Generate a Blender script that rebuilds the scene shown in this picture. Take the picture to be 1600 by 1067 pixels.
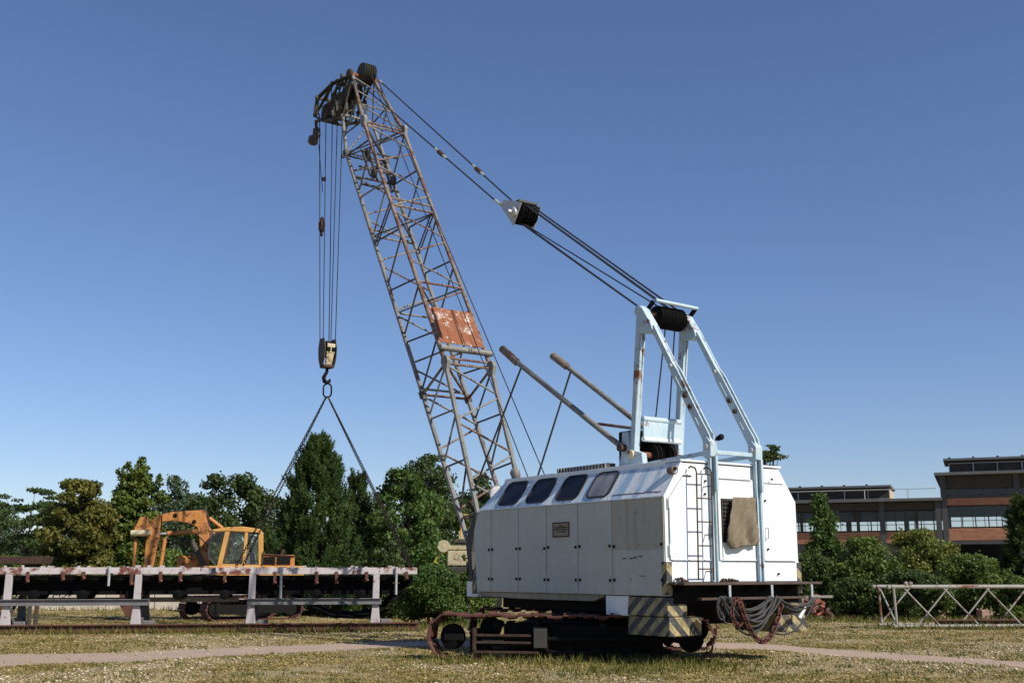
import bpy, math, random
import numpy as np
from mathutils import Vector, Matrix
random.seed(7); rng = np.random.default_rng(7)
for o in list(bpy.data.objects): bpy.data.objects.remove(o)
scene = bpy.context.scene
COL = scene.collection
R = math.radians

# ---------------------------------------------------------------- camera
CAM_F, CAM_P, CAM_H = 1766.2457, 0.2005, 1.5      # focal length in photo pixels, pitch, height above ground
cd = bpy.data.cameras.new('camera'); cam = bpy.data.objects.new('camera', cd); COL.objects.link(cam)
cd.sensor_width = 36.0; cd.lens = 36.0 * CAM_F / 1600.0
cd.clip_start = 0.1; cd.clip_end = 3000
cam.location = (0, 0, CAM_H); cam.rotation_euler = (math.pi / 2 + CAM_P, 0, 0)
scene.camera = cam

# ---------------------------------------------------------------- sky, sun, exposure
SUN_AZ, SUN_EL = R(-36), R(40)                     # azimuth from +X (right of the camera), elevation
sdir = Vector((math.cos(SUN_EL) * math.cos(SUN_AZ), math.cos(SUN_EL) * math.sin(SUN_AZ), math.sin(SUN_EL)))
world = bpy.data.worlds.new('World'); scene.world = world; world.use_nodes = True
wn = world.node_tree.nodes; wl = world.node_tree.links
bg = wn.get('Background') or wn.new('ShaderNodeBackground')
sky = wn.new('ShaderNodeTexSky'); sky.sky_type = 'NISHITA'; sky.sun_disc = False
sky.sun_elevation = SUN_EL; sky.sun_rotation = math.atan2(sdir.x, sdir.y)
sky.air_density = 1.0; sky.dust_density = 0.1; sky.ozone_density = 6.0; sky.altitude = 100
tint = wn.new('ShaderNodeMix'); tint.data_type = 'RGBA'; tint.blend_type = 'MULTIPLY'; tint.inputs[0].default_value = 1.0
tint.inputs[7].default_value = (1.04, 0.965, 1.03, 1)
wl.new(sky.outputs[0], tint.inputs[6]); wl.new(tint.outputs[2], bg.inputs[0]); bg.inputs[1].default_value = 0.094
sl = bpy.data.lights.new('sun', 'SUN'); sl.energy = 5.0; sl.angle = R(0.53); sl.color = (1.0, 0.94, 0.84)
so = bpy.data.objects.new('sun', sl); COL.objects.link(so)
so.rotation_euler = sdir.to_track_quat('Z', 'Y').to_euler(); so.location = sdir * 60
scene.view_settings.view_transform = 'Standard'; scene.view_settings.look = 'None'
scene.view_settings.exposure = 0.2; scene.view_settings.gamma = 1.0
scene.view_settings.use_curve_mapping = False

# ---------------------------------------------------------------- pixel -> direction helpers
C0 = np.array([0, 0, CAM_H])
def ray(x, y):
    u = (x - 800) / CAM_F; v = (533.5 - y) / CAM_F
    return np.array([u, math.cos(CAM_P) - v * math.sin(CAM_P), math.sin(CAM_P) + v * math.cos(CAM_P)])
def onz(x, y, z=0.0):
    d = ray(x, y); t = (z - CAM_H) / d[2]; return C0 + t * d
def onY(x, y, Y):
    d = ray(x, y); return C0 + d * Y / d[1]
# crane frame: a forward along the machine from the rear wall, b to its right from the left wall, z up
YAW = 0.6089; OC = np.array([2.5001, 18.7174, 0.0])
FW = np.array([-math.sin(YAW), math.cos(YAW), 0]); RT = np.array([math.cos(YAW), math.sin(YAW), 0])
LN, WD, Z0, Z1, ZT, SI = 5.535, 3.214, 1.111, 2.720, 3.309, 0.414
BC = WD / 2
def B(x, y, b):
    d = ray(x, y); t = (b - (C0 - OC) @ RT) / (d @ RT); P = C0 + t * d
    return float((P - OC) @ FW), float(P[2])
def A(x, y, a):
    d = ray(x, y); t = (a - (C0 - OC) @ FW) / (d @ FW); P = C0 + t * d
    return float((P - OC) @ RT), float(P[2])
def cr(a, b, z): return Vector((a, -b, z))          # crane coordinates -> crane root space
def CB(x, y, b):
    a, z = B(x, y, b); return cr(a, b, z)
def CA(x, y, a):
    b, z = A(x, y, a); return cr(a, b, z)
def w2c(P):                                         # world -> crane root space
    d = np.array(P, float) - OC; return Vector((float(d @ FW), -float(d @ RT), float(P[2])))

# ---------------------------------------------------------------- objects
def empty(name, loc=(0, 0, 0), rz=0.0, label=None, cat=None, group=None):
    o = bpy.data.objects.new(name, None); COL.objects.link(o); o.empty_display_size = 0.2
    o.location = loc; o.rotation_euler = (0, 0, rz)
    if label: tag(o, label, cat, group)
    return o
def tag(o, label=None, cat=None, group=None, kind=None):
    if label: o['label'] = label
    if cat: o['category'] = cat
    if group: o['group'] = group
    if kind: o['kind'] = kind
    return o
def link(name, me, m, parent=None):
    o = bpy.data.objects.new(name, me); COL.objects.link(o)
    if m and not me.materials: me.materials.append(m)
    if parent: o.parent = parent
    return o
def V(p): return Vector((float(p[0]), float(p[1]), float(p[2])))
class MB:
    def __init__(s): s.v = []; s.f = []
    def add(s, vs, fs):
        n = len(s.v); s.v += [tuple(p) for p in vs]; s.f += [[i + n for i in f] for f in fs]; return s
    def box(s, c, size, rot=None):
        hx, hy, hz = [q / 2 for q in size]; c = V(c)
        vs = [Vector((x, y, z)) for x in (-hx, hx) for y in (-hy, hy) for z in (-hz, hz)]
        if rot is not None: vs = [rot @ p for p in vs]
        return s.add([c + p for p in vs], [(0, 1, 3, 2), (4, 6, 7, 5), (0, 4, 5, 1), (2, 3, 7, 6), (0, 2, 6, 4), (1, 5, 7, 3)])
    def b2(s, lo, hi):
        return s.box([(l + h) / 2 for l, h in zip(lo, hi)], [abs(h - l) for l, h in zip(lo, hi)])
    def bar(s, p, q, w, h, up=(0, 0, 1)):            # rectangular bar from p to q
        p, q = V(p), V(q); d = (q - p); L = d.length; d.normalize()
        u = V(up); x = d.cross(u)
        if x.length < 1e-4: x = d.cross(Vector((1, 0, 0)))
        x.normalize(); y = x.cross(d)
        m = Matrix((d, x, y)).transposed()
        return s.box((p + q) / 2, (L, w, h), m)
    def tube(s, p, q, r, r2=None, n=8, cap=True):
        p, q = V(p), V(q); r2 = r if r2 is None else r2; d = (q - p).normalized()
        x = d.orthogonal().normalized(); y = d.cross(x); vs = []
        for c, rr in ((p, r), (q, r2)):
            for i in range(n):
                t = 2 * math.pi * i / n; vs.append(c + x * (rr * math.cos(t)) + y * (rr * math.sin(t)))
        fs = [(i, (i + 1) % n, n + (i + 1) % n, n + i) for i in range(n)]
        if cap: fs += [tuple(range(n - 1, -1, -1)), tuple(range(n, 2 * n))]
        return s.add(vs, fs)
    def path(s, pts, r, n=6, closed=False):
        pts = [V(p) for p in pts]; m = len(pts); vs = []; x = None
        rr = r if hasattr(r, '__len__') else [r] * m
        for i, p in enumerate(pts):
            a = pts[(i - 1) % m] if (closed or i > 0) else p
            b = pts[(i + 1) % m] if (closed or i < m - 1) else p
            d = (b - a).normalized()
            x = d.orthogonal().normalized() if x is None else (x - d * x.dot(d)).normalized()
            y = d.cross(x)
            for k in range(n):
                t = 2 * math.pi * k / n; vs.append(p + x * (rr[i] * math.cos(t)) + y * (rr[i] * math.sin(t)))
        fs = []
        for i in range(m if closed else m - 1):
            j = (i + 1) % m
            for k in range(n): fs.append((i * n + k, i * n + (k + 1) % n, j * n + (k + 1) % n, j * n + k))
        if not closed: fs += [tuple(range(n - 1, -1, -1)), tuple(range((m - 1) * n, m * n))]
        return s.add(vs, fs)
    def prism(s, poly, off):
        poly = [V(p) for p in poly]; off = V(off); n = len(poly)
        fs = [tuple(range(n)), tuple(range(2 * n - 1, n - 1, -1))]
        fs += [(i, i + n, (i + 1) % n + n, (i + 1) % n) for i in range(n)]
        return s.add(poly + [p + off for p in poly], fs)
    def lathe(s, c, axis, prof, n=16):               # prof = [(distance along the axis, radius)]
        c = V(c); d = V(axis).normalized(); x = d.orthogonal().normalized(); y = d.cross(x); vs = []
        for t, r in prof:
            for k in range(n):
                a = 2 * math.pi * k / n; vs.append(c + d * t + x * (r * math.cos(a)) + y * (r * math.sin(a)))
        fs = []
        for i in range(len(prof) - 1):
            for k in range(n): fs.append((i * n + k, i * n + (k + 1) % n, (i + 1) * n + (k + 1) % n, (i + 1) * n + k))
        fs += [tuple(range(n - 1, -1, -1)), tuple(range((len(prof) - 1) * n, len(prof) * n))]
        return s.add(vs, fs)
    def mesh(s, name, smooth=35):
        me = bpy.data.meshes.new(name); me.from_pydata(s.v, [], s.f)
        import bmesh
        bm = bmesh.new(); bm.from_mesh(me); bmesh.ops.recalc_face_normals(bm, faces=bm.faces); bm.to_mesh(me); bm.free()
        if smooth:
            me.polygons.foreach_set('use_smooth', [True] * len(me.polygons)); me.set_sharp_from_angle(angle=R(smooth))
        me.update(); return me
    def build(s, name, m, parent=None, smooth=35, bevel=0):
        o = link(name, s.mesh(name, smooth), m, parent)
        if bevel:
            b = o.modifiers.new('bevel', 'BEVEL'); b.width = bevel; b.segments = 2; b.limit_method = 'ANGLE'; b.angle_limit = R(40)
        return o
def np_mesh(name, verts, nper):                      # many separate polygons of nper corners each
    verts = np.asarray(verts, np.float32).reshape(-1, 3); n = len(verts) // nper
    me = bpy.data.meshes.new(name); me.vertices.add(len(verts)); me.vertices.foreach_set('co', verts.ravel())
    me.loops.add(len(verts)); me.loops.foreach_set('vertex_index', np.arange(len(verts), dtype=np.int32))
    me.polygons.add(n); me.polygons.foreach_set('loop_start', np.arange(n, dtype=np.int32) * nper)
    me.update(calc_edges=True); return me

# ---------------------------------------------------------------- materials
def new_mat(name):
    m = bpy.data.materials.new(name); m.use_nodes = True
    nt = m.node_tree; nt.nodes.clear()
    out = nt.nodes.new('ShaderNodeOutputMaterial'); b = nt.nodes.new('ShaderNodeBsdfPrincipled')
    nt.links.new(b.outputs[0], out.inputs[0]); return m, nt, b
def rgba(c): return (c[0], c[1], c[2], 1)
class NT:
    def __init__(s, nt): s.nt = nt; s.co = nt.nodes.new('ShaderNodeTexCoord').outputs['Object']
    def n(s, t, **k):
        x = s.nt.nodes.new(t)
        for a, v in k.items(): setattr(x, a, v)
        return x
    def l(s, a, b): s.nt.links.new(a, b)
    def mapping(s, scale=(1, 1, 1), rot=(0, 0, 0), loc=(0, 0, 0)):
        m = s.n('ShaderNodeMapping'); s.l(s.co, m.inputs[0]); m.inputs[1].default_value = loc
        m.inputs[2].default_value = rot; m.inputs[3].default_value = scale; return m.outputs[0]
    def noise(s, scale, detail=6, rough=.6, vec=None, out=0):
        x = s.n('ShaderNodeTexNoise'); s.l(vec or s.co, x.inputs['Vector'])
        x.inputs['Scale'].default_value = scale; x.inputs['Detail'].default_value = detail; x.inputs['Roughness'].default_value = rough
        return x.outputs[out]
    def ramp(s, fac, stops, interp='LINEAR'):
        r = s.n('ShaderNodeValToRGB'); s.l(fac, r.inputs[0]); e = r.color_ramp.elements; r.color_ramp.interpolation = interp
        while len(e) < len(stops): e.new(0.5)
        for q, (p, c) in zip(e, stops): q.position = p; q.color = rgba(c) if hasattr(c, '__len__') else (c, c, c, 1)
        return r.outputs[0]
    def mix(s, fac, a, b, mode='MIX'):
        x = s.n('ShaderNodeMix', data_type='RGBA', blend_type=mode)
        for sock, v in ((x.inputs[0], fac), (x.inputs[6], a), (x.inputs[7], b)):
            if hasattr(v, 'is_output'): s.l(v, sock)
            elif hasattr(v, '__len__'): sock.default_value = rgba(v)
            else: sock.default_value = v
        return x.outputs[2]
    def math(s, op, a, b=None):
        x = s.n('ShaderNodeMath', operation=op)
        for sock, v in ((x.inputs[0], a), (x.inputs[1], b)):
            if v is None: continue
            if hasattr(v, 'is_output'): s.l(v, sock)
            else: sock.default_value = v
        return x.outputs[0]
    def bump(s, h, strength, dist, bsdf):
        x = s.n('ShaderNodeBump'); x.inputs['Strength'].default_value = strength; x.inputs['Distance'].default_value = dist
        s.l(h, x.inputs['Height']); s.l(x.outputs[0], bsdf.inputs['Normal'])
RUST = (.16, .055, .022); RUSTD = (.06, .024, .014); RUSTO = (.30, .11, .035)
def painted(name, col, col2=None, rust=.3, scale=2.0, rough=.55, streak=0.0, streak_col=None, metal=0.0, bump=.15, rustcol=None, dirt=.25):
    """old paint: two-tone fading, vertical rain streaks, rust breaking through"""
    m, nt, b = new_mat(name); k = NT(nt)
    c = k.mix(k.ramp(k.noise(scale, 5, .6), [(.35, 0), (.65, 1)]), col, col2 or [q * .82 for q in col])
    if streak:
        st = k.ramp(k.noise(1, 4, .6, k.mapping((9, 9, .55))), [(.50, 0), (.70, 1)])
        c = k.mix(k.math('MULTIPLY', st, streak), c, streak_col or (.42, .36, .25))
    if dirt:
        dm = k.ramp(k.noise(scale * 7, 7, .7), [(.45, 0), (.8, 1)])
        c = k.mix(k.math('MULTIPLY', dm, dirt), c, [q * .45 for q in col])
    if rust:
        n1 = k.noise(scale * 2.2, 8, .72); n2 = k.noise(scale * .7, 3, .5)
        rm = k.ramp(k.math('ADD', k.math('MULTIPLY', n1, .62), k.math('MULTIPLY', n2, .38)), [(.62 - .28 * rust, 0), (.68 - .28 * rust, 1)])
        rc = k.mix(k.noise(scale * 9, 4, .6), rustcol or RUSTO, RUSTD)
        c = k.mix(rm, c, rc)
        k.l(k.ramp(rm, [(0, rough), (1, .9)]), b.inputs['Roughness'])
        k.bump(k.math('ADD', k.math('MULTIPLY', rm, -.6), k.math('ADD', k.math('MULTIPLY', k.noise(scale * 30, 3), .4), k.math('MULTIPLY', k.noise(1.7, 2, .4), 3.0))), bump, .01, b)
    else:
        b.inputs['Roughness'].default_value = rough
        if bump: k.bump(k.noise(scale * 20, 4), bump, .006, b)
    k.l(c, b.inputs['Base Color']); b.inputs['Metallic'].default_value = metal
    return m
def plain(name, col, rough=.7, metal=0.0, var=.3, scale=14):
    m, nt, b = new_mat(name); k = NT(nt)
    k.l(k.mix(k.ramp(k.noise(scale, 6, .65), [(.3, 0), (.7, 1)]), col, [q * (1 - var) for q in col]), b.inputs['Base Color'])
    b.inputs['Roughness'].default_value = rough; b.inputs['Metallic'].default_value = metal
    k.bump(k.noise(scale * 3, 4), .2, .006, b); return m
def leaf_mat(name, stops, trans=.25, patch=.8):
    m, nt, b = new_mat(name); k = NT(nt)
    g = k.n('ShaderNodeNewGeometry')
    f = k.math('ADD', k.math('MULTIPLY', g.outputs['Random Per Island'], .6), k.math('MULTIPLY', k.ramp(k.noise(patch, 3, .6), [(.3, 0), (.7, 1)]), .4))
    c = k.ramp(f, stops); k.l(c, b.inputs['Base Color']); b.inputs['Roughness'].default_value = .6
    b.inputs['Specular IOR Level'].default_value = .25
    tr = k.n('ShaderNodeBsdfTranslucent'); k.l(k.mix(.5, c, (.16, .20, .03)), tr.inputs[0])
    mx = k.n('ShaderNodeMixShader'); mx.inputs[0].default_value = trans
    k.l(b.outputs[0], mx.inputs[1]); k.l(tr.outputs[0], mx.inputs[2])
    out = [n for n in nt.nodes if n.type == 'OUTPUT_MATERIAL'][0]; k.l(mx.outputs[0], out.inputs[0])
    return m
def stripes_mat():
    m, nt, b = new_mat('hazard_stripes'); k = NT(nt)
    sp = k.n('ShaderNodeSeparateXYZ'); k.l(k.co, sp.inputs[0])
    q = k.math('ADD', k.math('SUBTRACT', sp.outputs[0], sp.outputs[1]), sp.outputs[2])
    q = k.math('ADD', q, k.math('MULTIPLY', k.noise(20, 3), .012))
    s = k.math('GREATER_THAN', k.math('FRACT', k.math('MULTIPLY', q, 3.0)), .52)
    wear = k.ramp(k.noise(5, 8, .7), [(.42, 0), (.60, 1)])
    yel = k.mix(k.math('MULTIPLY', wear, .75), (.37, .30, .135), (.09, .075, .05))
    blk = k.mix(k.math('MULTIPLY', wear, .5), (.022, .022, .024), (.12, .11, .10))
    c = k.mix(s, blk, yel)
    c = k.mix(k.ramp(k.noise(11, 8, .75), [(.60, 0), (.66, 1)]), c, (.17, .09, .05))
    k.l(c, b.inputs['Base Color']); b.inputs['Roughness'].default_value = .6
    return m
M = {}
M['white'] = painted('white_paint', (.76, .785, .79), (.69, .735, .75), rust=.0, scale=1.1, rough=.45, streak=.22, streak_col=(.50, .44, .33), dirt=.12)
M['side'] = painted('shaded_side_paint', (.43, .455, .42), (.375, .40, .365), rust=.03, scale=1.3, rough=.5, streak=.55, streak_col=(.42, .36, .24), dirt=.25)  # the house's white lowered to grey: the side's shade put into the colour
M['dirty'] = painted('dirty_panel_paint', (.38, .375, .325), (.34, .325, .275), rust=.10, scale=1.6, rough=.6, streak=.75, streak_col=(.26, .20, .12), dirt=.35)
M['blue'] = painted('pale_blue_paint', (.36, .49, .56), (.47, .56, .60), rust=.22, scale=2.2, rough=.5, streak=.3, streak_col=(.36, .34, .28), dirt=.3)
M['stripes'] = stripes_mat()
M['dark'] = plain('grease_and_shade_black', (.010, .009, .008), .85); M['dark'].node_tree.nodes['Principled BSDF'].inputs['Specular IOR Level'].default_value = .15  # greasy black, deepened to stand in for the shade under the crane
M['darkrust'] = plain('dark_rust', (.075, .038, .024), .9, var=.55, scale=9)
M['rust'] = plain('rust', (.21, .080, .038), .9, var=.5, scale=7)
M['rustred'] = plain('red_rust', (.125, .045, .030), .85, var=.45, scale=6)
M['boom'] = painted('boom_steel', (.215, .212, .195), (.165, .158, .14), rust=.30, scale=3.6, rough=.6, dirt=.5, rustcol=(.17, .095, .06))
M['boomrust'] = painted('boom_rusty_steel', (.23, .19, .155), (.18, .13, .10), rust=.50, scale=3.2, rough=.75, dirt=.5, rustcol=(.20, .095, .055))
M['boomdark'] = painted('boom_dark_steel', (.065, .062, .056), (.045, .042, .038), rust=.3, scale=2.0, rough=.7, dirt=.3, rustcol=(.12, .06, .035))
M['olive'] = plain('olive_grease', (.050, .046, .022), .7, var=.6, scale=12)
M['cream'] = painted('cream_paint', (.60, .52, .33), (.52, .44, .27), rust=.25, scale=5, rough=.6, dirt=.4)
M['rope'] = plain('steel_rope', (.018, .018, .020), .6, var=.4, scale=60)
M['ropegrey'] = plain('grey_cable', (.042, .041, .039), .7, var=.4, scale=30)
M['galv'] = plain('galvanised_steel', (.50, .51, .51), .45, metal=.3)
M['chain'] = plain('chain_steel', (.022, .012, .009), .95, var=.5, scale=40)
M['chainred'] = plain('rusty_chain', (.12, .040, .028), .85, var=.5, scale=30)
M['burlap'] = plain('burlap', (.22, .175, .115), .95, var=.4, scale=22)
M['plank'] = plain('weathered_plank', (.10, .065, .05), .9, var=.5, scale=8)
M['convg'] = plain('worn_grey_steel', (.16, .145, .135), .75, var=.4, scale=6)
M['rubber'] = plain('rubber', (.016, .016, .017), .6)
def glass_mat(name, col, rough=.08):
    m, nt, b = new_mat(name); b.inputs['Base Color'].default_value = rgba(col); b.inputs['Roughness'].default_value = rough
    b.inputs['Specular IOR Level'].default_value = .22; return m
M['glass'] = glass_mat('dark_glass', (.012, .014, .018))
m, nt, b = new_mat('blinded_glass'); k = NT(nt)
k.l(k.ramp(k.noise(1, 3, .5, k.mapping((5, 1, .8), (0, R(35), 0))), [(.3, (.14, .14, .15)), (.7, (.34, .33, .32))]), b.inputs['Base Color']); b.inputs['Roughness'].default_value = .2
M['blind'] = m
def clear_glass():
    m, nt, b = new_mat('clear_glass'); k = NT(nt)
    t = k.n('ShaderNodeBsdfTransparent'); t.inputs[0].default_value = (.93, .95, .96, 1)
    g = k.n('ShaderNodeBsdfGlossy'); g.inputs[1].default_value = .05
    mx = k.n('ShaderNodeMixShader'); mx.inputs[0].default_value = .03
    k.l(t.outputs[0], mx.inputs[1]); k.l(g.outputs[0], mx.inputs[2])
    out = [n for n in nt.nodes if n.type == 'OUTPUT_MATERIAL'][0]; k.l(mx.outputs[0], out.inputs[0]); return m
M['clear'] = clear_glass()
# roof slope: pale blue paint with chalky streaks running down
m, nt, b = new_mat('roof_slope_paint'); k = NT(nt)
st = k.noise(1, 5, .65, k.mapping((7, .9, .9), (0, 0, R(12))))
c = k.mix(k.ramp(st, [(.40, 0), (.56, 1)]), (.34, .50, .64), (.78, .80, .79))
c = k.mix(k.ramp(k.noise(6, 8, .75), [(.60, 0), (.66, 1)]), c, (.28, .14, .07))
k.l(c, b.inputs['Base Color']); b.inputs['Roughness'].default_value = .42; M['slope'] = m
# rusty sign plate on the boom: flaking white over orange rust in vertical boards
m, nt, b = new_mat('flaking_plate'); k = NT(nt)
n1 = k.ramp(k.noise(2.3, 8, .75), [(.545, 0), (.61, 1)])
c = k.mix(n1, k.mix(k.noise(9, 5), (.29, .095, .032), (.14, .05, .024)), (.54, .50, .44))
k.l(c, b.inputs['Base Color']); b.inputs['Roughness'].default_value = .85; M['plate'] = m
# conveyor frame, needed by the crane's sling as well
CV_O = onz(650, 985.5); CV_L = onz(0, 991.0); CV_R = math.atan2(CV_O[1] - CV_L[1], CV_O[0] - CV_L[0])
cvd = np.array([math.cos(CV_R), math.sin(CV_R), 0]); cvn = np.array([-math.sin(CV_R), math.cos(CV_R), 0])
def cvx(px_):                                            # photo column -> position along the conveyor's near side
    d = ray(px_, 892); o = np.array([CV_O[0], CV_O[1], 0]); t = ((o - C0) @ cvn) / (d @ cvn); return float((C0 + t * d - o) @ cvd)
def cvw(x, y, z): p = np.array([CV_O[0], CV_O[1], 0]) + cvd * x + cvn * y; return (float(p[0]), float(p[1]), z)
# ================================================================ SETTING: ground and path
m, nt, b = new_mat('dry_grassland'); k = NT(nt)
big = k.ramp(k.noise(.22, 5, .6), [(.38, 0), (.62, 1)]); mid = k.ramp(k.noise(1.3, 6, .65), [(.35, 0), (.65, 1)]); fine = k.noise(26, 6, .7)
c = k.mix(mid, (.29, .225, .10), (.19, .16, .058))
c = k.mix(k.math('MULTIPLY', big, .6), c, (.30, .245, .15))
c = k.mix(k.ramp(fine, [(.40, 0), (.62, .8)]), c, (.42, .335, .20))
c = k.mix(k.ramp(k.noise(17, 5, .75), [(.54, 0), (.66, .75)]), c, (.085, .068, .028))
peb = k.n('ShaderNodeTexVoronoi'); k.l(k.co, peb.inputs['Vector']); peb.inputs['Scale'].default_value = 22
pm = k.math('MULTIPLY', k.ramp(peb.outputs['Distance'], [(.16, 1), (.22, 0)]), k.ramp(k.noise(.5, 4, .6), [(.47, 0), (.58, 1)]))
c = k.mix(k.math('MULTIPLY', pm, .8), c, (.55, .50, .41))
k.l(c, b.inputs['Base Color']); b.inputs['Roughness'].default_value = .95; b.inputs['Specular IOR Level'].default_value = .1
k.bump(k.math('ADD', k.math('MULTIPLY', fine, .5), k.math('MULTIPLY', k.noise(4, 5), 1.0)), .8, .08, b)
M['ground'] = m
def gz(x, y):                                         # gentle swells, flat where the machines stand
    return 0.0
gm = MB(); gm.add([(-600, -60, 0), (600, -60, 0), (600, 1400, 0), (-600, 1400, 0)], [(0, 1, 2, 3)])
tag(gm.build('ground', M['ground'], smooth=0), kind='structure')
m, nt, b = new_mat('pink_gravel'); k = NT(nt)
c = k.mix(k.ramp(k.noise(40, 6, .75), [(.3, 0), (.7, 1)]), (.47, .345, .26), (.32, .23, .17))
c = k.mix(k.ramp(k.noise(1.6, 6, .7), [(.46, 0), (.66, .85)]), c, (.33, .25, .17))
k.l(c, b.inputs['Base Color']); b.inputs['Roughness'].default_value = .95; k.bump(k.noise(60, 4), .6, .03, b); M['path'] = m
up = [(-260, 1027), (0, 1022), (200, 1019), (400, 1010), (640, 1002), (900, 1001), (1180, 1004), (1300, 1014), (1450, 1024), (1600, 1033), (1850, 1047)]
lo = [(-260, 1046), (0, 1041), (200, 1033.5), (400, 1022), (640, 1010.5), (900, 1010), (1180, 1014), (1300, 1024), (1450, 1034.5), (1600, 1043), (1850, 1058)]
def dens(pts, n):
    P = [onz(*p)[:2] for p in pts]; out = []
    for i in range(len(P) - 1):
        for j in range(n): out.append(P[i] + (P[i + 1] - P[i]) * j / n)
    out.append(P[-1]); return out
U_, L_ = dens(up, 22), dens(lo, 22); pm_ = MB(); vs = []
for i, (p, q) in enumerate(zip(U_, L_)):
    w = (q - p); w = w / (np.linalg.norm(w) + 1e-6); j1, j2 = rng.normal(0, .10, 2)
    p = p + w * j1; q = q + w * j2
    vs += [(p[0], p[1], .004), (q[0], q[1], .004)]
pm_.add(vs, [(2 * i, 2 * i + 1, 2 * i + 3, 2 * i + 2) for i in range(len(U_) - 1)])
tag(pm_.build('path', M['path'], smooth=0), kind='structure')

# ================================================================ THE CRANE
crane = empty('crawler_crane', OC, math.pi / 2 + YAW, 'weathered white crawler crane with rusty lattice boom raised over the field', 'crane')
def hull(ins, a_rear=0.0):
    """shell of the machine house: list of cross sections rear -> front"""
    i = ins
    def ring(a, zt, s, zb): return [cr(a, i, zb), cr(a, i, Z1), cr(a, s + i * .6, zt - i), cr(a, WD - s - i * .6, zt - i), cr(a, WD - i, Z1), cr(a, WD - i, zb)]
    r0 = ring(a_rear + i, ZT, SI, Z0)
    r1 = ring(5.147 - i, ZT, SI, Z0)
    f = [cr(5.60 - i, i, Z0), cr(5.735 - i, i, 2.31), cr(5.535 - i, i, Z1), cr(5.147 - i, SI + i * .6, ZT - i),
         cr(5.147 - i, WD - SI - i * .6, ZT - i), cr(5.535 - i, WD - i, Z1), cr(5.735 - i, WD - i, 2.31), cr(5.60 - i, WD - i, Z0)]
    return r0, f
r0, f0 = hull(.02)
mb = MB()
vs = r0 + f0                                            # 0-5 rear ring, 6-13 front outline
mb.add(vs, [(0, 1, 2, 3, 4, 5), (0, 6, 7, 8, 1), (1, 8, 9, 2), (2, 9, 10, 3), (3, 10, 11, 4), (4, 11, 12, 13, 5), (0, 5, 13, 6),
            (6, 13, 12, 7), (7, 12, 11, 8), (8, 11, 10, 9)])
house = mb.build('machine_house', M['white'], crane, smooth=0)
# -- side door panels: plates standing 20 mm proud of the shell with open joints between
seam = [5.62, 5.107, 4.156, 3.247, 2.305, 1.351, 0.03]
G = .009
for i in range(6):
    a1, a0 = seam[i] - (G if i else 0), seam[i + 1] + G
    if i == 0: poly = [cr(a0, 0, Z0 + .01), cr(5.60, 0, Z0 + .01), cr(5.735, 0, 2.31), cr(5.545, 0, Z1 - .02), cr(a0, 0, Z1 - .02)]
    else: poly = [cr(a0, 0, Z0 + .01), cr(a1, 0, Z0 + .01), cr(a1, 0, Z1 - .02), cr(a0, 0, Z1 - .02)]
    if i == 5:
        z_ = 1.86
        p1 = [cr(a0, 0, Z0 + .01), cr(a1, 0, Z0 + .01), cr(a1, 0, z_ - .006), cr(a0, 0, z_ - .006)]
        p2 = [cr(a0, 0, z_ + .006), cr(a1, 0, z_ + .006), cr(a1, 0, Z1 - .02), cr(a0, 0, Z1 - .02)]
        pn = MB().prism(p1, cr(0, .018, 0)).build('side_panel', M['side'], crane, 0, .004)
        pn2 = MB().prism(p2, cr(0, .018, 0)).build('side_panel', M['dirty'], crane, 0, .004); pn2['label'] = 'rust streaked upper rear side panel'
    else:
        pn = MB().prism(poly, cr(0, .018, 0)).build('side_panel', M['side'], crane, 0, .004)
    for zl in (1.36, 1.93):                             # latches at both edges of each door
        for aa in (a0 + .05, a1 - .05):
            if aa < 5.3: MB().box(cr(aa, -.010, zl + random.uniform(-.01, .01)), (.035, .022, .05)).build('latch', M['dark'], pn, 0)
    for zl in (1.45, 1.87, 2.30):                       # shallow pressed seams
        if i < 5: MB().b2(cr(a0 + .02, -.002, zl), cr(min(a1, 5.55) - .02, .004, zl + .006)).build('pressed_seam', M['side'], pn, 0)
# builder's plate: thin frame, three rows of worn letters
pl = MB().b2(cr(2.545, -.006, 2.115), cr(3.043, .004, 2.385)).build('maker_plate', plain('plate_tan', (.30, .25, .18), .7), crane, 0)
fr = MB()
for lo_, hi_ in (((2.545, 2.115), (3.043, 2.137)), ((2.545, 2.363), (3.043, 2.385)), ((2.545, 2.138), (2.567, 2.362)), ((3.021, 2.138), (3.043, 2.362))):
    fr.b2(cr(lo_[0], -.014, lo_[1]), cr(hi_[0], -.007, hi_[1]))
fr.build('plate_frame', M['darkrust'], pl, 0)
tx = MB()
for zr, aL, aR in ((2.315, 2.72, 2.88), (2.283, 2.60, 2.99), (2.245, 2.60, 2.99), (2.205, 2.66, 2.90)):
    a = aL
    while a < aR:
        w = random.uniform(.012, .03); tx.b2(cr(a, -.0105, zr), cr(min(a + w, aR), -.0065, zr + random.uniform(.014, .020))); a += w + .007
tx.build('worn_lettering', M['dark'], pl, 0)
# scratches / scraped spots on the rear lower panel
sc = MB()
for _ in range(16):
    a = random.uniform(.55, 1.05); z = 1.72 - (a - .8) * .10 + random.uniform(-.012, .012)
    sc.b2(cr(a, -.0035, z), cr(a + random.uniform(.02, .09), .002, z + random.uniform(.006, .016)))
for (a, z) in ((.62, 1.42), (.56, 1.41), (.51, 1.42), (.85, 1.36), (.08, 1.30)):
    sc.b2(cr(a, -.0035, z), cr(a + .03, .002, z + .018))
sc.build('scraped_patch', M['darkrust'], crane, 0)['kind'] = 'stuff'
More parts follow.
